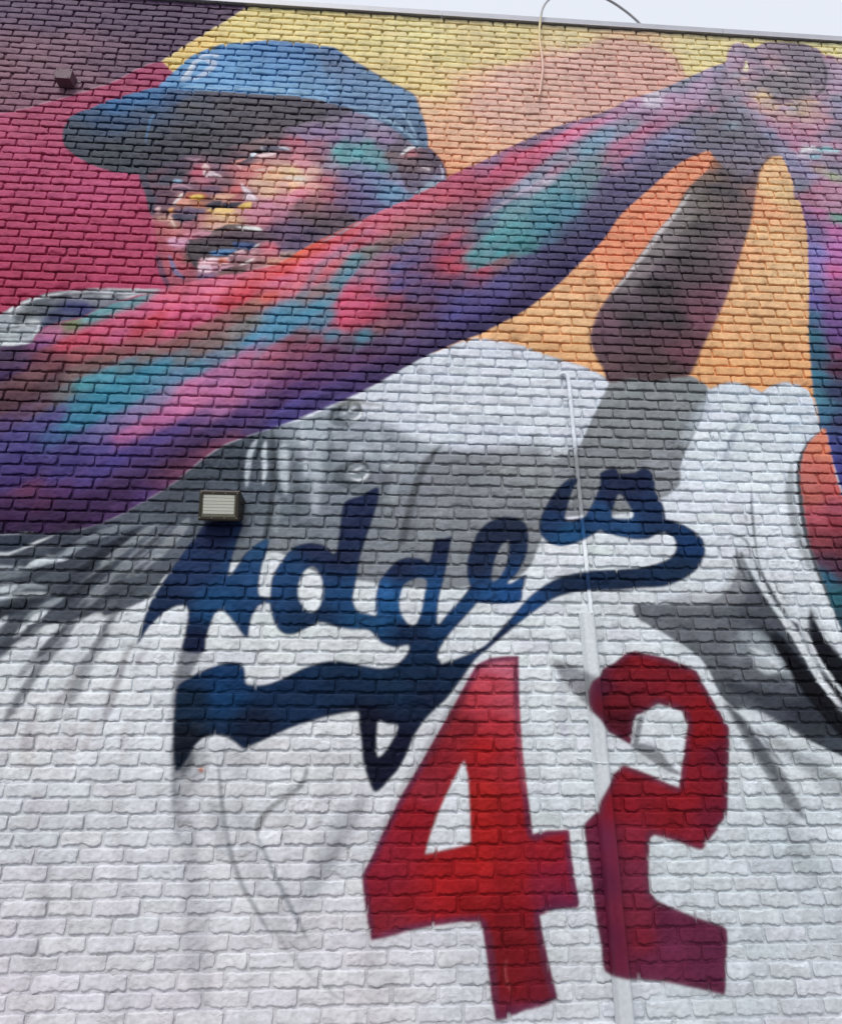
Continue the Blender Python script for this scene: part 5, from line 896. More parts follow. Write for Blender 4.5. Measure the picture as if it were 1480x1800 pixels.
M4 = fillf(N4, [(730, 120, 199, 111, 133), (800, 130, 190, 103, 123), (700, 220, 190, 73, 90), (780, 300, 190, 81, 99), (620, 300, 186, 64, 80), (720, 420, 181, 51, 66), (560, 420, 139, 34, 47), (660, 520, 168, 25, 33), (780, 600, 168, 43, 57), (450, 560, 139, 30, 47), (400, 700, 153, 43, 61), (650, 750, 168, 30, 28), (680, 900, 168, 21, 23), (800, 850, 158, 21, 33), (330, 850, 148, 17, 38), (300, 960, 153, 25, 47), (220, 980, 148, 30, 57), (500, 1060, 153, 17, 28), (640, 1060, 167, 21, 23), (800, 1080, 153, 17, 33), (970, 1000, 148, 17, 38), (1020, 1100, 139, 25, 57), (200, 1150, 139, 25, 52), (480, 1150, 168, 17, 28), (650, 1150, 168, 21, 33), (780, 1140, 148, 17, 28), (950, 1150, 139, 30, 61), (300, 1240, 148, 21, 38), (600, 1230, 144, 12, 23), (780, 1240, 139, 8, 28), (1000, 1220, 120, 34, 71), (250, 1320, 139, 38, 57), (780, 1320, 130, 17, 33), (800, 1450, 120, 12, 28), (750, 1560, 130, 17, 33), (800, 1650, 125, 17, 33), (930, 1650, 116, 21, 42), (780, 1740, 116, 38, 66), (950, 1560, 120, 21, 42)], 0.6, False, holes=[H4], s=8)
clip(M4)
stroke(N4+[N4[0]], 17, (104, 50, 84), 3.0, 0.85, taper=False)
stroke(H4+[H4[0]], 7, (150, 24, 36), 1.6, 0.5, taper=False)
stroke([(600, 220), (540, 330), (460, 470), (380, 600)], [6, 16, 18, 8], (120, 40, 52), 4, 0.6)
stroke([(830, 300), (842, 520), (865, 740)], [10, 12, 8], (208, 110, 122), 4, 0.5)
stroke([(690, 1360), (705, 1500), (725, 1700)], [8, 12, 10], (108, 48, 72), 3, 0.6)
stroke([(900, 1330), (940, 1500), (975, 1680)], [8, 12, 8], (108, 48, 72), 3, 0.5)
stroke([(770, 1500), (760, 1560), (790, 1660)], [2, 4, 2], (190, 110, 110), 1.2, 0.5)
CLIP[0] = None
frame()
N2 = [(1036, 1214), (1041, 1199), (1056, 1188), (1059, 1177), (1080, 1166), (1099, 1150), (1116, 1145), (1135, 1149), (1170, 1157), (1210, 1172), (1224, 1180), (1235, 1201), (1251, 1228), (1270, 1261), (1281, 1280), (1282, 1307), (1280, 1347), (1279, 1388), (1278, 1432), (1260, 1458), (1233, 1494), (1218, 1490), (1187, 1478), (1150, 1468), (1142, 1473), (1140, 1522), (1142, 1568), (1155, 1585), (1187, 1599), (1223, 1614), (1272, 1630), (1278, 1636), (1278, 1680), (1274, 1750), (1247, 1743), (1199, 1733), (1162, 1726), (1126, 1723), (1102, 1722), (1077, 1716), (1065, 1709), (1060, 1697), (1058, 1667), (1048, 1614), (1038, 1534), (1032, 1497), (1027, 1449), (1052, 1426), (1056, 1409), (1075, 1374), (1078, 1362), (1097, 1346), (1116, 1353), (1145, 1364), (1178, 1380), (1194, 1385), (1198, 1355), (1204, 1315), (1210, 1274), (1199, 1250), (1175, 1242), (1156, 1237), (1137, 1250), (1118, 1258), (1113, 1280), (1108, 1309), (1086, 1296), (1070, 1287), (1056, 1266), (1040, 1250), (1036, 1234)]
fill([(1108, 1309), (1150, 1312), (1178, 1345), (1200, 1362), (1180, 1360), (1140, 1335)], (110, 112, 118), 2.5, alpha=0.75)
stroke([(1128, 1256), (1122, 1285), (1116, 1312)], [8, 12, 8], (120, 122, 130), 2.5, 0.8)
M2 = fillf(N2, [(1130, 1160, 138, 21, 38), (1180, 1170, 119, 25, 43), (1100, 1190, 128, 25, 43), (1200, 1200, 133, 25, 43), (1080, 1230, 119, 21, 38), (1060, 1210, 101, 34, 63), (1090, 1270, 87, 17, 38), (1250, 1250, 138, 12, 29), (1230, 1290, 142, 12, 29), (1260, 1330, 110, 25, 53), (1220, 1350, 133, 21, 43), (1120, 1370, 138, 25, 43), (1200, 1400, 147, 21, 38), (1100, 1420, 142, 21, 43), (1180, 1440, 138, 21, 38), (1250, 1440, 115, 25, 53), (1220, 1470, 138, 30, 53), (1110, 1480, 138, 38, 63), (1060, 1480, 119, 43, 77), (1110, 1540, 124, 43, 72), (1060, 1550, 105, 38, 72), (1120, 1600, 128, 43, 67), (1070, 1650, 105, 34, 67), (1130, 1650, 128, 34, 58), (1180, 1620, 105, 38, 72), (1180, 1660, 110, 43, 77), (1250, 1680, 105, 41, 75), (1150, 1700, 110, 41, 75), (1250, 1720, 105, 41, 75)], 0.6, False, s=8)
clip(M2)
stroke(N2+[N2[0]], 15, (106, 54, 80), 3.0, 0.75, taper=False)
CLIP[0] = None
# small marks: rust spot
blob(354, 1354, 4.5, 4, (196, 122, 88), 1.0, 0.9)

# ------------------------------------------------------------------ paint colours -> albedo
PAINT_GAIN = np.array([1.065, 1.055, 1.03], np.float32)
# deepens and mutes the paint; upper rows stay paler, haze put into the colour
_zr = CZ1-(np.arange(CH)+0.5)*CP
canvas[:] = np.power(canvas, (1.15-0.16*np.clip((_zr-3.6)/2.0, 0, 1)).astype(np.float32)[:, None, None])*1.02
canvas += (canvas.mean(2, keepdims=True)-canvas)*0.05
np.multiply(canvas, PAINT_GAIN, out=canvas); np.clip(canvas, 0.004, 0.86, out=canvas)

# ------------------------------------------------------------------ the brick wall
M_BRICK = mat_painted('painted_brick', 0.6, 0.30)
M_MORTAR = mat_painted('painted_mortar', 0.62, 0.55, 0.8)
M_TRIM = mat_painted('painted_metal', 0.42, 0.03)
COURSE, JOINT, BL = 0.0677, 0.0128, 0.2032
PHASE = 0.27*COURSE                 # underside of the courses sits at PHASE + k * COURSE
WX0, WX1, WTOP = -4.35, 4.55, 6.978
_nt = []
for _s in (3, 7, 16, 40):           # tileable noise tables
    a = rng.standard_normal((512, 512)).astype(np.float32)
    fx = np.fft.fftfreq(512)[:, None]; fy = np.fft.fftfreq(512)[None, :]
    a = np.real(np.fft.ifft2(np.fft.fft2(a)*np.exp(-2*(math.pi*_s*0.55)**2*(fx*fx+fy*fy)))).astype(np.float32)
    _nt.append(a/a.std())
def nz(k, u, v):
    a = _nt[k]; u = np.asarray(u) % 512; v = np.asarray(v) % 512
    i, j = u.astype(int), v.astype(int); fu, fv = u-i, v-j
    i2, j2 = (i+1) % 512, (j+1) % 512; i %= 512; j %= 512
    return (a[i, j]*(1-fu)+a[i2, j]*fu)*(1-fv)+(a[i, j2]*(1-fu)+a[i2, j2]*fu)*fv
RINGS = np.array([0.0, 0.0009, 0.0040])
DEPTH = np.array([0.0205, 0.0016, 0.0])
ROUGH = [at(np.array([p[0]]), np.array([p[1]]))[0][[0, 2]] for p in ((525, 615), (80, 803), (82, 841), (395, 812), (465, 812), (895, 822), (905, 858), (1005, 824), (1045, 844), (1250, 762), (1195, 778), (535, 1405), (565, 1405), (1395, 1050), (1405, 988), (230, 945), (840, 241))]
def tvals(L, n):
    inner = np.linspace(RINGS[-1], L-RINGS[-1], n+1)
    return np.concatenate([RINGS[:-1], inner, (L-RINGS[:-1])[::-1]])
def make_bricks(xl, xr, zb, zt, nx, ny):
    """all bricks of one course, as arrays (brick, v, u, xyz)"""
    n = len(xl); H = zt-zb
    tu = np.stack([tvals(b-a, nx) for a, b in zip(xl, xr)])          # n, U
    tv = tvals(H, ny)                                               # V
    U, V = tu.shape[1], len(tv)
    ku = np.minimum(np.arange(U), np.arange(U)[::-1]); kv = np.minimum(np.arange(V), np.arange(V)[::-1])
    u = np.repeat(tu[:, None, :], V, 1); v = np.repeat(np.repeat(tv[None, :, None], n, 0), U, 2)
    L = (xr-xl)[:, None, None]
    # worn corners: square corner -> quarter disc
    rc = (0.005+0.012*rng.random((n, 1, 1))**1.5)
    cu = np.clip(u, rc, L-rc); cv_ = np.clip(v, rc, H-rc); du, dv = u-cu, v-cv_
    m = np.maximum(np.abs(du), np.abs(dv)); r = np.sqrt(du*du+dv*dv)+1e-9
    u = cu+du*m/r; v = cv_+dv*m/r
    ring = np.minimum(np.minimum(kv[:, None], ku[None, :]), 2)
    d = np.repeat(DEPTH[ring][None], n, 0).copy()
    soft = ring == 1
    d *= np.where(soft[None], (0.7+1.1*rng.random((n, 1, 1))), 1.0)
    # brick to brick play and uneven hand-pressed faces
    ox, oz = rng.random((n, 1, 1))*512, rng.random((n, 1, 1))*512
    su, sv = u*1000, v*1000                                        # mm
    w1 = nz(1, ox+su*0.55, oz+sv*0.55); w2 = nz(0, ox+su*0.35+90, oz+sv*0.35)
    w3 = nz(2, ox+su*0.5+200, oz+sv*0.5+77)
    fz = rng.random((n, 1, 1))
    edge_lo = np.exp(-v/0.010); edge_hi = np.exp(-(H-v)/0.008); edge_s = np.exp(-u/0.010)+np.exp(-(L-u)/0.010)
    dz = 0.0007*w1+edge_lo*(0.0015*w2+0.0026*w3*(0.3+fz))+edge_hi*(0.0011*w2+0.0010*w3)
    dx = 0.0006*w3+edge_s*0.0013*nz(1, oz+sv*0.6, ox+su*0.2+31)
    front = (ring >= 1)[None]
    d = d+np.where(front, 0.00075*w1+0.00050*w2+0.0011*w3*(0.3+fz), 0.0)
    d = d+rng.normal(0, 0.0013, (n, 1, 1))+rng.normal(0, 0.0012, (n, 1, 1))*(u/L-0.5)*2+rng.normal(0, 0.0008, (n, 1, 1))*(v/H-0.5)*2
    # chips and spalls along the arrises, the odd hollow in a face
    for _c in range(3):
        on = rng.random((n, 1, 1)) < (0.55, 0.42, 0.24)[_c]
        t = rng.random((n, 1, 1)); low = rng.random((n, 1, 1)) < 0.68
        pu = t*L; pv = np.where(low, 0.0, H) if _c < 2 else rng.random((n, 1, 1))*H
        rr = 0.007+0.017*rng.random((n, 1, 1))**2
        q = np.sqrt(((u-pu)/(1.5+rng.random((n, 1, 1))))**2+(v-pv)**2)/rr+0.30*w1
        k = np.clip(1.15-q, 0, 1)**0.75*on
        d = d+k*(0.0022+0.0040*rng.random((n, 1, 1)))*(1 if _c < 2 else 0.45)*np.where(front, 1, 0.25)
        dz = dz+k*np.where(low, 1, -1)*0.0016*(1 if _c < 2 else 0)
    # a few bricks with a raked, pitted face
    xc, zc = (xl+xr)/2, (zb+zt)/2
    for j in range(n):
        if any(abs(xc[j]-q[0]) < 0.10 and abs(zc-q[1]) < 0.036 for q in ROUGH):
            d[j] += np.where(front[0], np.clip(0.0021*nz(0, su[j]*0.55+j*37, sv[j]*0.16)+0.0012*nz(0, su[j]*0.9, sv[j]*0.9), -0.002, 0.0052), 0)
    P = np.stack([xl[:, None, None]+u+dx, d, zb+v+dz], -1)
    return P
def quads(n, V, U):
    idx = np.arange(n*V*U).reshape(n, V, U)
    return np.stack([idx[:, :-1, :-1], idx[:, :-1, 1:], idx[:, 1:, 1:], idx[:, 1:, :-1]], -1).reshape(-1, 4)

wall = empty('brick_wall', (0, 0, 0))
tag(wall, 'tall painted brick wall with mural of a baseball player in blue cap and white jersey', 'wall')
V_, F_ = box_vf(WX0-0.1, WX1+0.1, 0.0230, 0.32, -0.4, WTOP+0.02)
obj('wall_core', mesh_py('wall_core', V_, F_), mat_plain('wall_core', (120, 112, 108), 0.9), wall)

x_ref = at(np.array([264.0]), np.array([1768.0]))[0][0]
courses, bricks = [], []
k0, k1 = -4, int((WTOP-PHASE)/COURSE)+1
for k in range(k0, k1):
    zb = PHASE+k*COURSE; zt = min(zb+COURSE-JOINT, WTOP-0.004)
    if zt-zb < 0.02: continue
    off = x_ref+(0.5*BL if k % 2 == 0 else 0.0)+rng.normal(0, 0.008)
    j0 = int(math.floor((WX0-off)/BL)); nb = int((WX1-WX0)/BL)+3
    joints = off+(j0+np.arange(nb))*BL+rng.normal(0, 0.0035, nb)+0.02*np.cumsum(rng.normal(0, 0.10, nb))/3
    # the odd cut brick, where the bond was made up
    for c in rng.choice(nb, 1): joints = np.append(joints, joints[c]+BL*rng.choice([0.30, 0.5, 0.62]))
    joints = np.sort(np.clip(joints, WX0, WX1)); joints = joints[np.concatenate([[True], np.diff(joints) > 0.03])]
    jw = np.clip(rng.normal(0.0124, 0.0022, len(joints)), 0.008, 0.018)
    xl = joints[:-1]+jw[:-1]/2; xr = joints[1:]-jw[1:]/2
    sag = rng.normal(0, 0.0007)
    courses.append((k, zb+sag, zt+sag, xl, xr, joints))
# photograph size of every brick: the 300 largest become separate bricks
info = []
for ci, (k, zb, zt, xl, xr, jn) in enumerate(courses):
    zc = (zb+zt)/2
    pa, qa = px_of(np.stack([xl, xl*0, xl*0+zc], -1)); pb, qb = px_of(np.stack([xr, xr*0, xr*0+zc], -1))
    p1, q1 = px_of(np.stack([xl, xl*0, xl*0+zb], -1)); p2, q2 = px_of(np.stack([xl, xl*0, xl*0+zt], -1))
    vis = (pb > 6) & (pa < 1474) & (qa > -10) & (q2 < 1790) & ((np.minimum(pb, 1480)-np.maximum(pa, 0)) > 14)
    for j in range(len(xl)):
        info.append((vis[j]*(min(pb[j], 1480)-max(pa[j], 0))*(q1[j]-q2[j]), ci, j, pb[j]-pa[j], q1[j]-q2[j], pb[j] > -60 and pa[j] < 1540 and qa[j] > -60 and q2[j] < 1860))
order = sorted(info, key=lambda t: -t[0])[:300]
single = {(t[1], t[2]) for t in order if t[0] > 0}
size = {(t[1], t[2]): t[3:] for t in info}
BV, BF, BC, BK, nv = [], [], [], [], 0
for ci, (k, zb, zt, xl, xr, jn) in enumerate(courses):
    near = np.array([size[(ci, j)][2] for j in range(len(xl))])
    for grp in (True, False):
        sel = np.where(near == grp)[0]
        if not len(sel): continue
        if grp:
            pyc = px_of(np.array([0.3, 0.0, zb]))[1]; fine = 1.05 if 180 < pyc < 500 else 0.86
            wpx = np.median([size[(ci, j)][0]/(xr[j]-xl[j])*0.19 for j in sel]); hpx = np.median([size[(ci, j)][1] for j in sel])
            nx, ny = int(np.clip(wpx*0.568*fine, 20, 42)), int(np.clip(hpx*0.568*fine, 4, 13))
        else: nx, ny = 5, 2
        P = make_bricks(xl[sel], xr[sel], zb, zt, nx, ny); n, Vn, Un, _ = P.shape
        tint = 1+rng.normal(0, 0.034, (n, 1, 1, 1))+rng.normal(0, 0.008, (n, 1, 1, 3))
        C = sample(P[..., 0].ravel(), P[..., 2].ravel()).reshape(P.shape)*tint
        kk = np.minimum(np.minimum(np.arange(Vn), np.arange(Vn)[::-1])[:, None], np.minimum(np.arange(Un), np.arange(Un)[::-1])[None, :]) == 1
        fq1 = quads(1, Vn, Un); loose = []
        for i, j in enumerate(sel):
            if (ci, j) in single:
                c = np.array([(xl[j]+xr[j])/2, 0.0, (zb+zt)/2])
                me = mesh_np('brick', (P[i]-c).reshape(-1, 3), fq1); set_paint(me, C[i].reshape(-1, 3)); crisp(me, kk.ravel())
                obj('brick', me, M_BRICK, wall, c)
            else: loose.append(i)
        if loose:
            Q = P[loose].reshape(-1, 3); BV.append(Q); BC.append(C[loose].reshape(-1, 3)); BK.append(np.tile(kk.ravel(), len(loose))); BF.append(quads(len(loose), Vn, Un)+nv); nv += len(Q)
me = mesh_np('brick_field', np.concatenate(BV), np.concatenate(BF)); set_paint(me, np.concatenate(BC)); crisp(me, np.concatenate(BK))
tag(obj('brick_field', me, M_BRICK, wall), kind='stuff')

# mortar: one recessed, trowelled sheet behind the bricks, painted with them
xs = np.concatenate([np.arange(WX0, -3.5, 0.06), np.arange(-3.5, 3.95, 0.015), np.arange(3.95, WX1+0.05, 0.06)])
zs = []
for k, zb, zt, xl, xr, jn in courses:
    zs += [zb-JOINT*0.95, zb-JOINT*0.5, zb+0.001, (zb+zt)/2]
zs = np.array(sorted(zs)+[WTOP])
X, Z = np.meshgrid(xs, zs)
D = 0.0076+0.0078*np.clip((Z-0.6)/2.8, 0, 1)+0.0010*nz(3, X*700, Z*700)+0.0009*nz(2, X*900, Z*900)+0.0006*nz(1, X*700, Z*700+40)+0.0004*nz(0, X*400, Z*400)
P = np.stack([X, np.clip(D, 0.0044, 0.0195), Z], -1).reshape(-1, 3)
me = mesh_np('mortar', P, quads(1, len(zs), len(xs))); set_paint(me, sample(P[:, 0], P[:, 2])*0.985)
obj('mortar', me, M_MORTAR, wall)

# sheet-metal coping along the top
M_COP = mat_plain('coping_metal', (178, 178, 186), 0.5, 0.0, 0.06, 12.0)
prof = [(0.33, WTOP+0.012), (0.33, WTOP+0.055), (-0.016, WTOP+0.068), (-0.018, WTOP+0.010), (-0.024, WTOP-0.006), (-0.019, WTOP-0.005), (-0.012, WTOP+0.012)]
xsg = list(np.arange(WX0-0.15, WX1+0.2, 2.4))+[WX1+0.2]
for a, b in zip(xsg[:-1], xsg[1:]):
    V = [(x, y, z) for x in (a+0.002, b-0.002) for y, z in prof]; n = len(prof)
    F = [(i, (i+1) % n, n+(i+1) % n, n+i) for i in range(n)]+[tuple(range(n))[::-1], tuple(range(n, 2*n))]
    obj('coping', mesh_py('coping', V, F), M_COP, wall)


# ------------------------------------------------------------------ ground
V_, F_ = box_vf(-400, 400, -400, 400, -0.45, -0.16)
g = obj('ground', mesh_py('ground', V_, F_), mat_plain('asphalt', (66, 66, 68), 0.9, 0, 0.25, 40, 0.3)); tag(g, kind='structure')
V_, F_ = box_vf(-30, 30, -1.7, 0.0, -0.3, -0.02)
g = obj('pavement', mesh_py('pavement', V_, F_), mat_plain('pavement_concrete', (168, 164, 158), 0.85, 0, 0.12, 6, 0.2)); tag(g, kind='structure')

# ------------------------------------------------------------------ things on the wall
def painted(name, V, F, parent=None, smooth=False, gain=1.0, mat=None):
    me = mesh_py(name, V, F, smooth); co = np.array(V, float)
    # the painter carried the design across the fitting as it reads from in front of the wall
    k = -CAM[1]/(co[:, 1]-CAM[1])
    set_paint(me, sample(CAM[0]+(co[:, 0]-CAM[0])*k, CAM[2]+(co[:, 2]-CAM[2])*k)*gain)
    return obj(name, me, mat or M_TRIM, parent)
# conduit: bent out of the wall, straight down to the guard
X1 = at(np.array([1018.0]), np.array([860.0]), -0.022)[0][0]
zt_ = at(np.array([997.0]), np.array([658.0]), -0.022)[0][2]; zb_ = at(np.array([1046.0]), np.array([1085.0]), -0.03)[0][2]
tr = empty('conduit', (0, 0, 0)); tag(tr, 'thin painted metal conduit bending out of the wall above the lettering', 'conduit')
path = [(X1-0.040, 0.012, zt_+0.012), (X1-0.036, -0.006, zt_+0.012), (X1-0.026, -0.018, zt_+0.010), (X1-0.012, -0.022, zt_+0.002), (X1-0.003, -0.022, zt_-0.022), (X1, -0.022, zt_-0.06)]
path += [(X1+0.0012*math.sin(i*0.9), -0.022, z) for i, z in enumerate(np.linspace(zt_-0.09, zb_-0.06, 150))]
V_, F_ = tube_vf(path, 0.0118, 14); painted('tube', V_, F_, tr, True, 1.18)
for py_ in (700, 787):
    pz = at(np.array([1010.0]), np.array([float(py_)]), -0.022)[0][2]
    t = np.linspace(-0.15, math.pi+0.15, 13); R = 0.0142
    prof = [(X1-0.034, -0.002), (X1-0.0165, -0.003)]+[(X1-R*math.cos(a), -0.020-R*math.sin(a)) for a in t]+[(X1+0.0165, -0.003), (X1+0.034, -0.002)]
    V = [(x, y, pz+dz) for dz in (-0.007, 0.007) for x, y in prof]; n = len(prof)
    F = [(i, i+1, n+i+1, n+i) for i in range(n-1)]
    s = painted('strap', V, F, tr); m = s.modifiers.new('thick', 'SOLIDIFY'); m.thickness = 0.002
    for sx in (-0.0265, 0.0265):
        tb = tube_vf([(X1+sx, 0.0, pz), (X1+sx, -0.0052, pz), (X1+sx, -0.0066, pz)], 0.0042, 8); painted('screw', tb[0], tb[1], tr)
# guard: folded sheet channel over the lower run
GX = at(np.array([1046.0]), np.array([1200.0]), -0.045)[0][0]
gz1 = at(np.array([1048.0]), np.array([1076.0]), -0.05)[0][2]; gz0 = 0.02
gr = empty('conduit_guard', (GX, 0, gz0)); tag(gr, 'wide folded metal guard channel running down through the red number two', 'pipe guard')
hw, dp = 0.0345, 0.056
prof = [(-hw-0.004, 0.006), (-hw, -0.004), (-hw+0.003, -dp+0.016), (-hw+0.010, -dp+0.004), (-hw+0.018, -dp), (-0.009, -dp), (0.0, -dp), (0.009, -dp), (hw-0.018, -dp), (hw-0.010, -dp+0.004), (hw-0.003, -dp+0.016), (hw, -0.004), (hw+0.004, 0.006)]
zz = np.linspace(gz0, gz1, 420); n = len(prof)
V = [(GX+x, y, z) for z in zz for x, y in prof]
F = [(r*n+i, r*n+i+1, (r+1)*n+i+1, (r+1)*n+i) for r in range(len(zz)-1) for i in range(n-1)]
gch = painted('channel', V, F, gr, True, 1.0); gch.location = (-GX, 0, -gz0)
m = gch.modifiers.new('thick', 'SOLIDIFY'); m.thickness = 0.0022; m.offset = 1
tb = tube_vf([(GX+0.012, -dp+0.001, gz1-0.012), (GX+0.012, -dp-0.003, gz1-0.012), (GX+0.012, -dp-0.004, gz1-0.012)], 0.0035, 8)
o = painted('screw', tb[0], tb[1], gr, gain=0.45); o.location = (-GX, 0, -gz0)
wz = at(np.array([1070.0]), np.array([1341.0]), -0.055)[0][2]
wp = [(GX-0.115, 0.002, wz+0.016), (GX-0.10, -0.006, wz+0.012), (GX-0.07, -0.012, wz+0.010), (GX-hw-0.006, -0.018, wz+0.002), (GX-hw-0.001, -dp+0.008, wz), (GX-0.012, -dp-0.003, wz-0.002), (GX+0.012, -dp-0.003, wz-0.003), (GX+hw-0.004, -dp+0.006, wz-0.003), (GX+hw+0.004, -0.012, wz-0.002), (GX+hw+0.010, 0.002, wz)]
tb = tube_vf(spline(np.array(wp), 6), 0.0027, 6); V = tb[0]
ti = painted('tie_wire', V, tb[1], None, True, 1.0); tag(ti, 'thin tie wire looped across the guard channel between the number parts', 'wire')
# spare pipe clamp beside the conduit, painted over in navy
cz = at(np.array([1060.0]), np.array([1014.0]), -0.02)[0]
cl = empty('pipe_clamp', (0, 0, 0)); tag(cl, 'small hooked pipe clamp painted navy on the lettering tail beside the conduit', 'clamp')
t = np.linspace(0.1, math.pi*0.95, 14)
prof = [(cz[0]-0.022, cz[2]+0.034, -0.003), (cz[0]-0.010, cz[2]+0.034, -0.004)]+[(cz[0]-0.006+0.020*math.sin(a), cz[2]+0.004+0.030*math.cos(a), -0.006-0.022*math.sin(a)) for a in t]+[(cz[0]-0.012, cz[2]-0.030, -0.004), (cz[0]-0.024, cz[2]-0.034, -0.003)]
V = [(x+dx, y, z) for dx in (0, 0.013) for x, z, y in prof]; n = len(prof)
c_ = painted('hook', V, [(i, i+1, n+i+1, n+i) for i in range(n-1)], cl, True); m = c_.modifiers.new('thick', 'SOLIDIFY'); m.thickness = 0.0025
for dz in (0.034, -0.034):
    tb = tube_vf([(cz[0]-0.014, -0.001, cz[2]+dz), (cz[0]-0.014, -0.007, cz[2]+dz), (cz[0]-0.014, -0.009, cz[2]+dz)], 0.005, 8); painted('bolt', tb[0], tb[1], cl)

# flood light (wall pack): bronze housing, sloping glass front, rows of diodes
M_BRONZE = mat_plain('bronze_housing', (44, 38, 36), 0.42, 0.35, 0.15, 60)
M_BEZEL = mat_plain('bezel', (66, 60, 52), 0.38, 0.4, 0.12, 60)
M_REFL = mat_plain('reflector', (138, 138, 120), 0.4, 0.2, 0.1, 40)
M_DIODE = mat_plain('diode_strip', (252, 251, 238), 0.35, 0.0, 0.05, 300)
m_glass, N, L, b = new_mat('lens_glass'); b.inputs['Base Color'].default_value = (1.0, 1.0, 0.98, 1); b.inputs['Roughness'].default_value = 0.06
b.inputs['Transmission Weight'].default_value = 1.0; b.inputs['IOR'].default_value = 1.25
c0 = at(np.array([385.0]), np.array([889.0]), -0.10)[0]
LW, ztop, zbot, yt, yb = 0.1085, 0.083, -0.079, -0.118, -0.082
fl = empty('flood_light', (c0[0], 0.0, c0[2])); tag(fl, 'bronze flood light with rows of pale diodes just above the first navy letter', 'flood light')
prof = [(0.0, ztop-0.012), (-0.095, ztop), (yt+0.004, ztop+0.002), (yt, ztop-0.006), (yb, zbot+0.004), (yb+0.006, zbot), (-0.03, zbot+0.026), (0.0, zbot+0.030)]
n = len(prof); V, F = [], []
for x, s in ((-LW, 0.97), (-LW+0.004, 1.0), (LW-0.004, 1.0), (LW, 0.97)):
    V += [(x, y*s, z*s) for y, z in prof]
F = [(r*n+i, (r+1)*n+i, (r+1)*n+(i+1) % n, r*n+(i+1) % n) for r in range(3) for i in range(n)]+[tuple(range(n)), tuple(range(3*n, 4*n))[::-1]]
bevel(obj('housing', mesh_py('housing', V, F), M_BRONZE, fl), 0.0025)
# front frame of reference: origin middle of glass, e1 = x, e2 up the slope, e3 outwards
pt, pb_ = np.array([0, yt, ztop-0.006]), np.array([0, yb, zbot+0.004]); e2 = (pt-pb_); hl = np.linalg.norm(e2)/2; e2 /= 2*hl
e1 = np.array([1.0, 0, 0]); e3 = np.cross(e1, e2); mid = (pt+pb_)/2
if e3[1] > 0: e3 = -e3
def on_front(V): return [tuple(mid+e1*a+e2*b_+e3*c) for a, b_, c in V]
fr_ = []
for x0, x1, y0, y1 in ((-LW+0.004, LW-0.004, hl-0.018, hl-0.002), (-LW+0.004, LW-0.004, -hl+0.002, -hl+0.018), (-LW+0.004, -LW+0.019, -hl+0.018, hl-0.018), (LW-0.019, LW-0.004, -hl+0.018, hl-0.018)):
    v, f = box_vf(x0, x1, y0, y1, -0.002, 0.007); fr_.append((v, f))
V, F = cat(fr_); bz = bevel(obj('bezel', mesh_py('bezel', on_front(V), F), M_BEZEL, fl), 0.0015)
for sx in (-LW+0.011, -0.034, 0.034, LW-0.011):
    for sy in (hl-0.010, -hl+0.010):
        v, f = tube_vf([(sx, sy, 0.006), (sx, sy, 0.0085), (sx, sy, 0.0095)], 0.0032, 8); obj('screw', mesh_py('screw', on_front(v), f), M_REFL, bz)
v, f = box_vf(-LW+0.019, LW-0.019, -hl+0.018, hl-0.018, 0.0005, 0.0018); rf = obj('reflector', mesh_py('reflector', on_front(v), f), M_REFL, fl)
rows_ = np.linspace(-hl+0.040, hl-0.028, 6)
for i, y in enumerate(rows_):
    h = 0.0078
    v, f = box_vf(-LW+0.025, LW-0.027, y-h, y+h, 0.0018, 0.0034); bevel(obj('diode_strip', mesh_py('diode_strip', on_front(v), f), M_DIODE, rf), 0.001, 1)
v, f = box_vf(-LW+0.0195, LW-0.0195, -hl+0.0185, hl-0.0185, 0.0042, 0.0056); obj('glass', mesh_py('glass', on_front(v), f), m_glass, fl)
for sz in (0.028, -0.040):
    v, f = tube_vf([(LW-0.002, -0.055, sz), (LW+0.008, -0.055, sz), (LW+0.011, -0.055, sz)], 0.0065, 8); obj('hinge_bolt', mesh_py('hinge_bolt', v, f), M_BRONZE, fl)

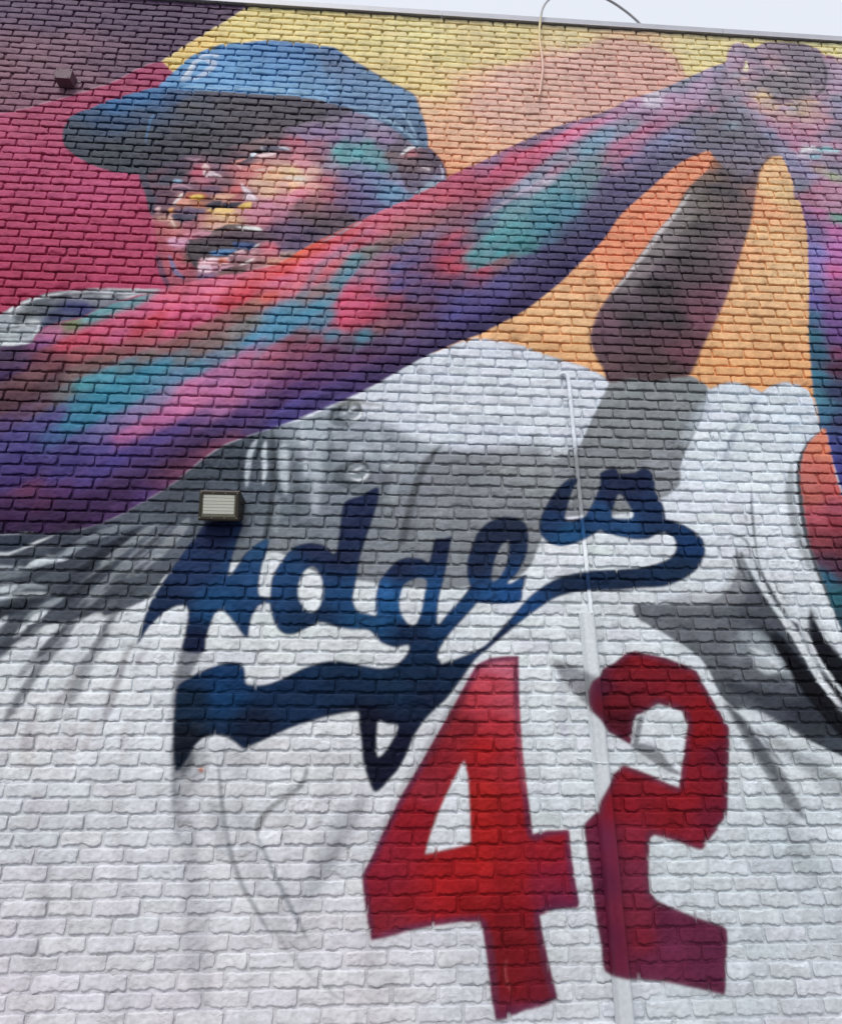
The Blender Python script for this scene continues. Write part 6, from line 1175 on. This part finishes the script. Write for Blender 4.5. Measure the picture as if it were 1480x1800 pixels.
# painted-over box high on the left
bc = at(np.array([111.0]), np.array([128.0]), -0.068)[0]
jb = empty('junction_box', (bc[0], 0, bc[2])); tag(jb, 'small square box painted mauve, standing out near the top left corner', 'box')
parts = [('box_body', -0.056, 0.056, -0.064, 0.004, -0.050, 0.046), ('lid', -0.060, 0.060, -0.070, -0.0645, -0.054, 0.050)]
for nm, x0, x1, y0, y1, z0, z1 in parts:
    v, f = box_vf(x0, x1, y0, y1, z0, z1); me = mesh_py(nm, v, f)
    co = np.array(v)+np.array([bc[0], 0, bc[2]]); set_paint(me, sample(co[:, 0], co[:, 2])*0.55)
    bevel(obj(nm, me, M_TRIM, jb), 0.003)
for sx, sz in ((-0.045, 0.036), (0.045, 0.036), (-0.045, -0.040), (0.045, -0.040)):
    v, f = tube_vf([(sx, -0.069, sz), (sx, -0.072, sz), (sx, -0.073, sz)], 0.004, 8); me = mesh_py('screw', v, f)
    co = np.array(v)+np.array([bc[0], 0, bc[2]]); set_paint(me, sample(co[:, 0], co[:, 2])*0.4); obj('screw', me, M_TRIM, jb)
for lug in ((-0.088, -0.057, -0.006, 0.003, 0.012, 0.034), (0.057, 0.090, -0.006, 0.003, 0.004, 0.026)):
    v, f = box_vf(*lug); me = mesh_py('mounting_lug', v, f)
    co = np.array(v)+np.array([bc[0], 0, bc[2]]); set_paint(me, sample(co[:, 0], co[:, 2])*0.42); obj('mounting_lug', me, M_TRIM, jb)

# loose cable over the coping
cp = [(*at(np.array([947.5]), np.array([169.0]), -0.020)[0],), (*at(np.array([951.0]), np.array([145.0]), -0.022)[0],), (*at(np.array([954.0]), np.array([122.0]), -0.026)[0],), (*at(np.array([952.5]), np.array([98.0]), -0.028)[0],),
      (*at(np.array([948.5]), np.array([72.0]), -0.034)[0],), (*at(np.array([948.5]), np.array([48.0]), -0.052)[0],), (*at(np.array([950.5]), np.array([30.0]), -0.058)[0],), (*at(np.array([954.0]), np.array([14.0]), -0.050)[0],), (*at(np.array([963.0]), np.array([0.0]), -0.03)[0],),
      (*at(np.array([985.0]), np.array([-16.0]), 0.02)[0],), (*at(np.array([1020.0]), np.array([-20.0]), 0.08)[0],), (*at(np.array([1055.0]), np.array([-8.0]), 0.13)[0],), (*at(np.array([1080.0]), np.array([5.0]), 0.16)[0],), (*at(np.array([1104.0]), np.array([22.0]), 0.19)[0],), (*at(np.array([1122.0]), np.array([38.0]), 0.21)[0],), (*at(np.array([1134.0]), np.array([52.0]), 0.23)[0],)]
cpth = spline(np.array(cp), 8); V, F = tube_vf(cpth, 0.0095, 10)
me = mesh_py('cable', V, F, True); co = np.array(V)
wgt = np.clip((WTOP+0.02-co[:, 2])/0.12, 0, 1)[:, None]
set_paint(me, sample(co[:, 0], np.minimum(co[:, 2], WTOP-0.02))*wgt+lin((190, 188, 190))*(1-wgt))
tag(obj('cable', me, M_TRIM), 'pale grey cable hanging over the coping and arching above the wall top', 'cable')
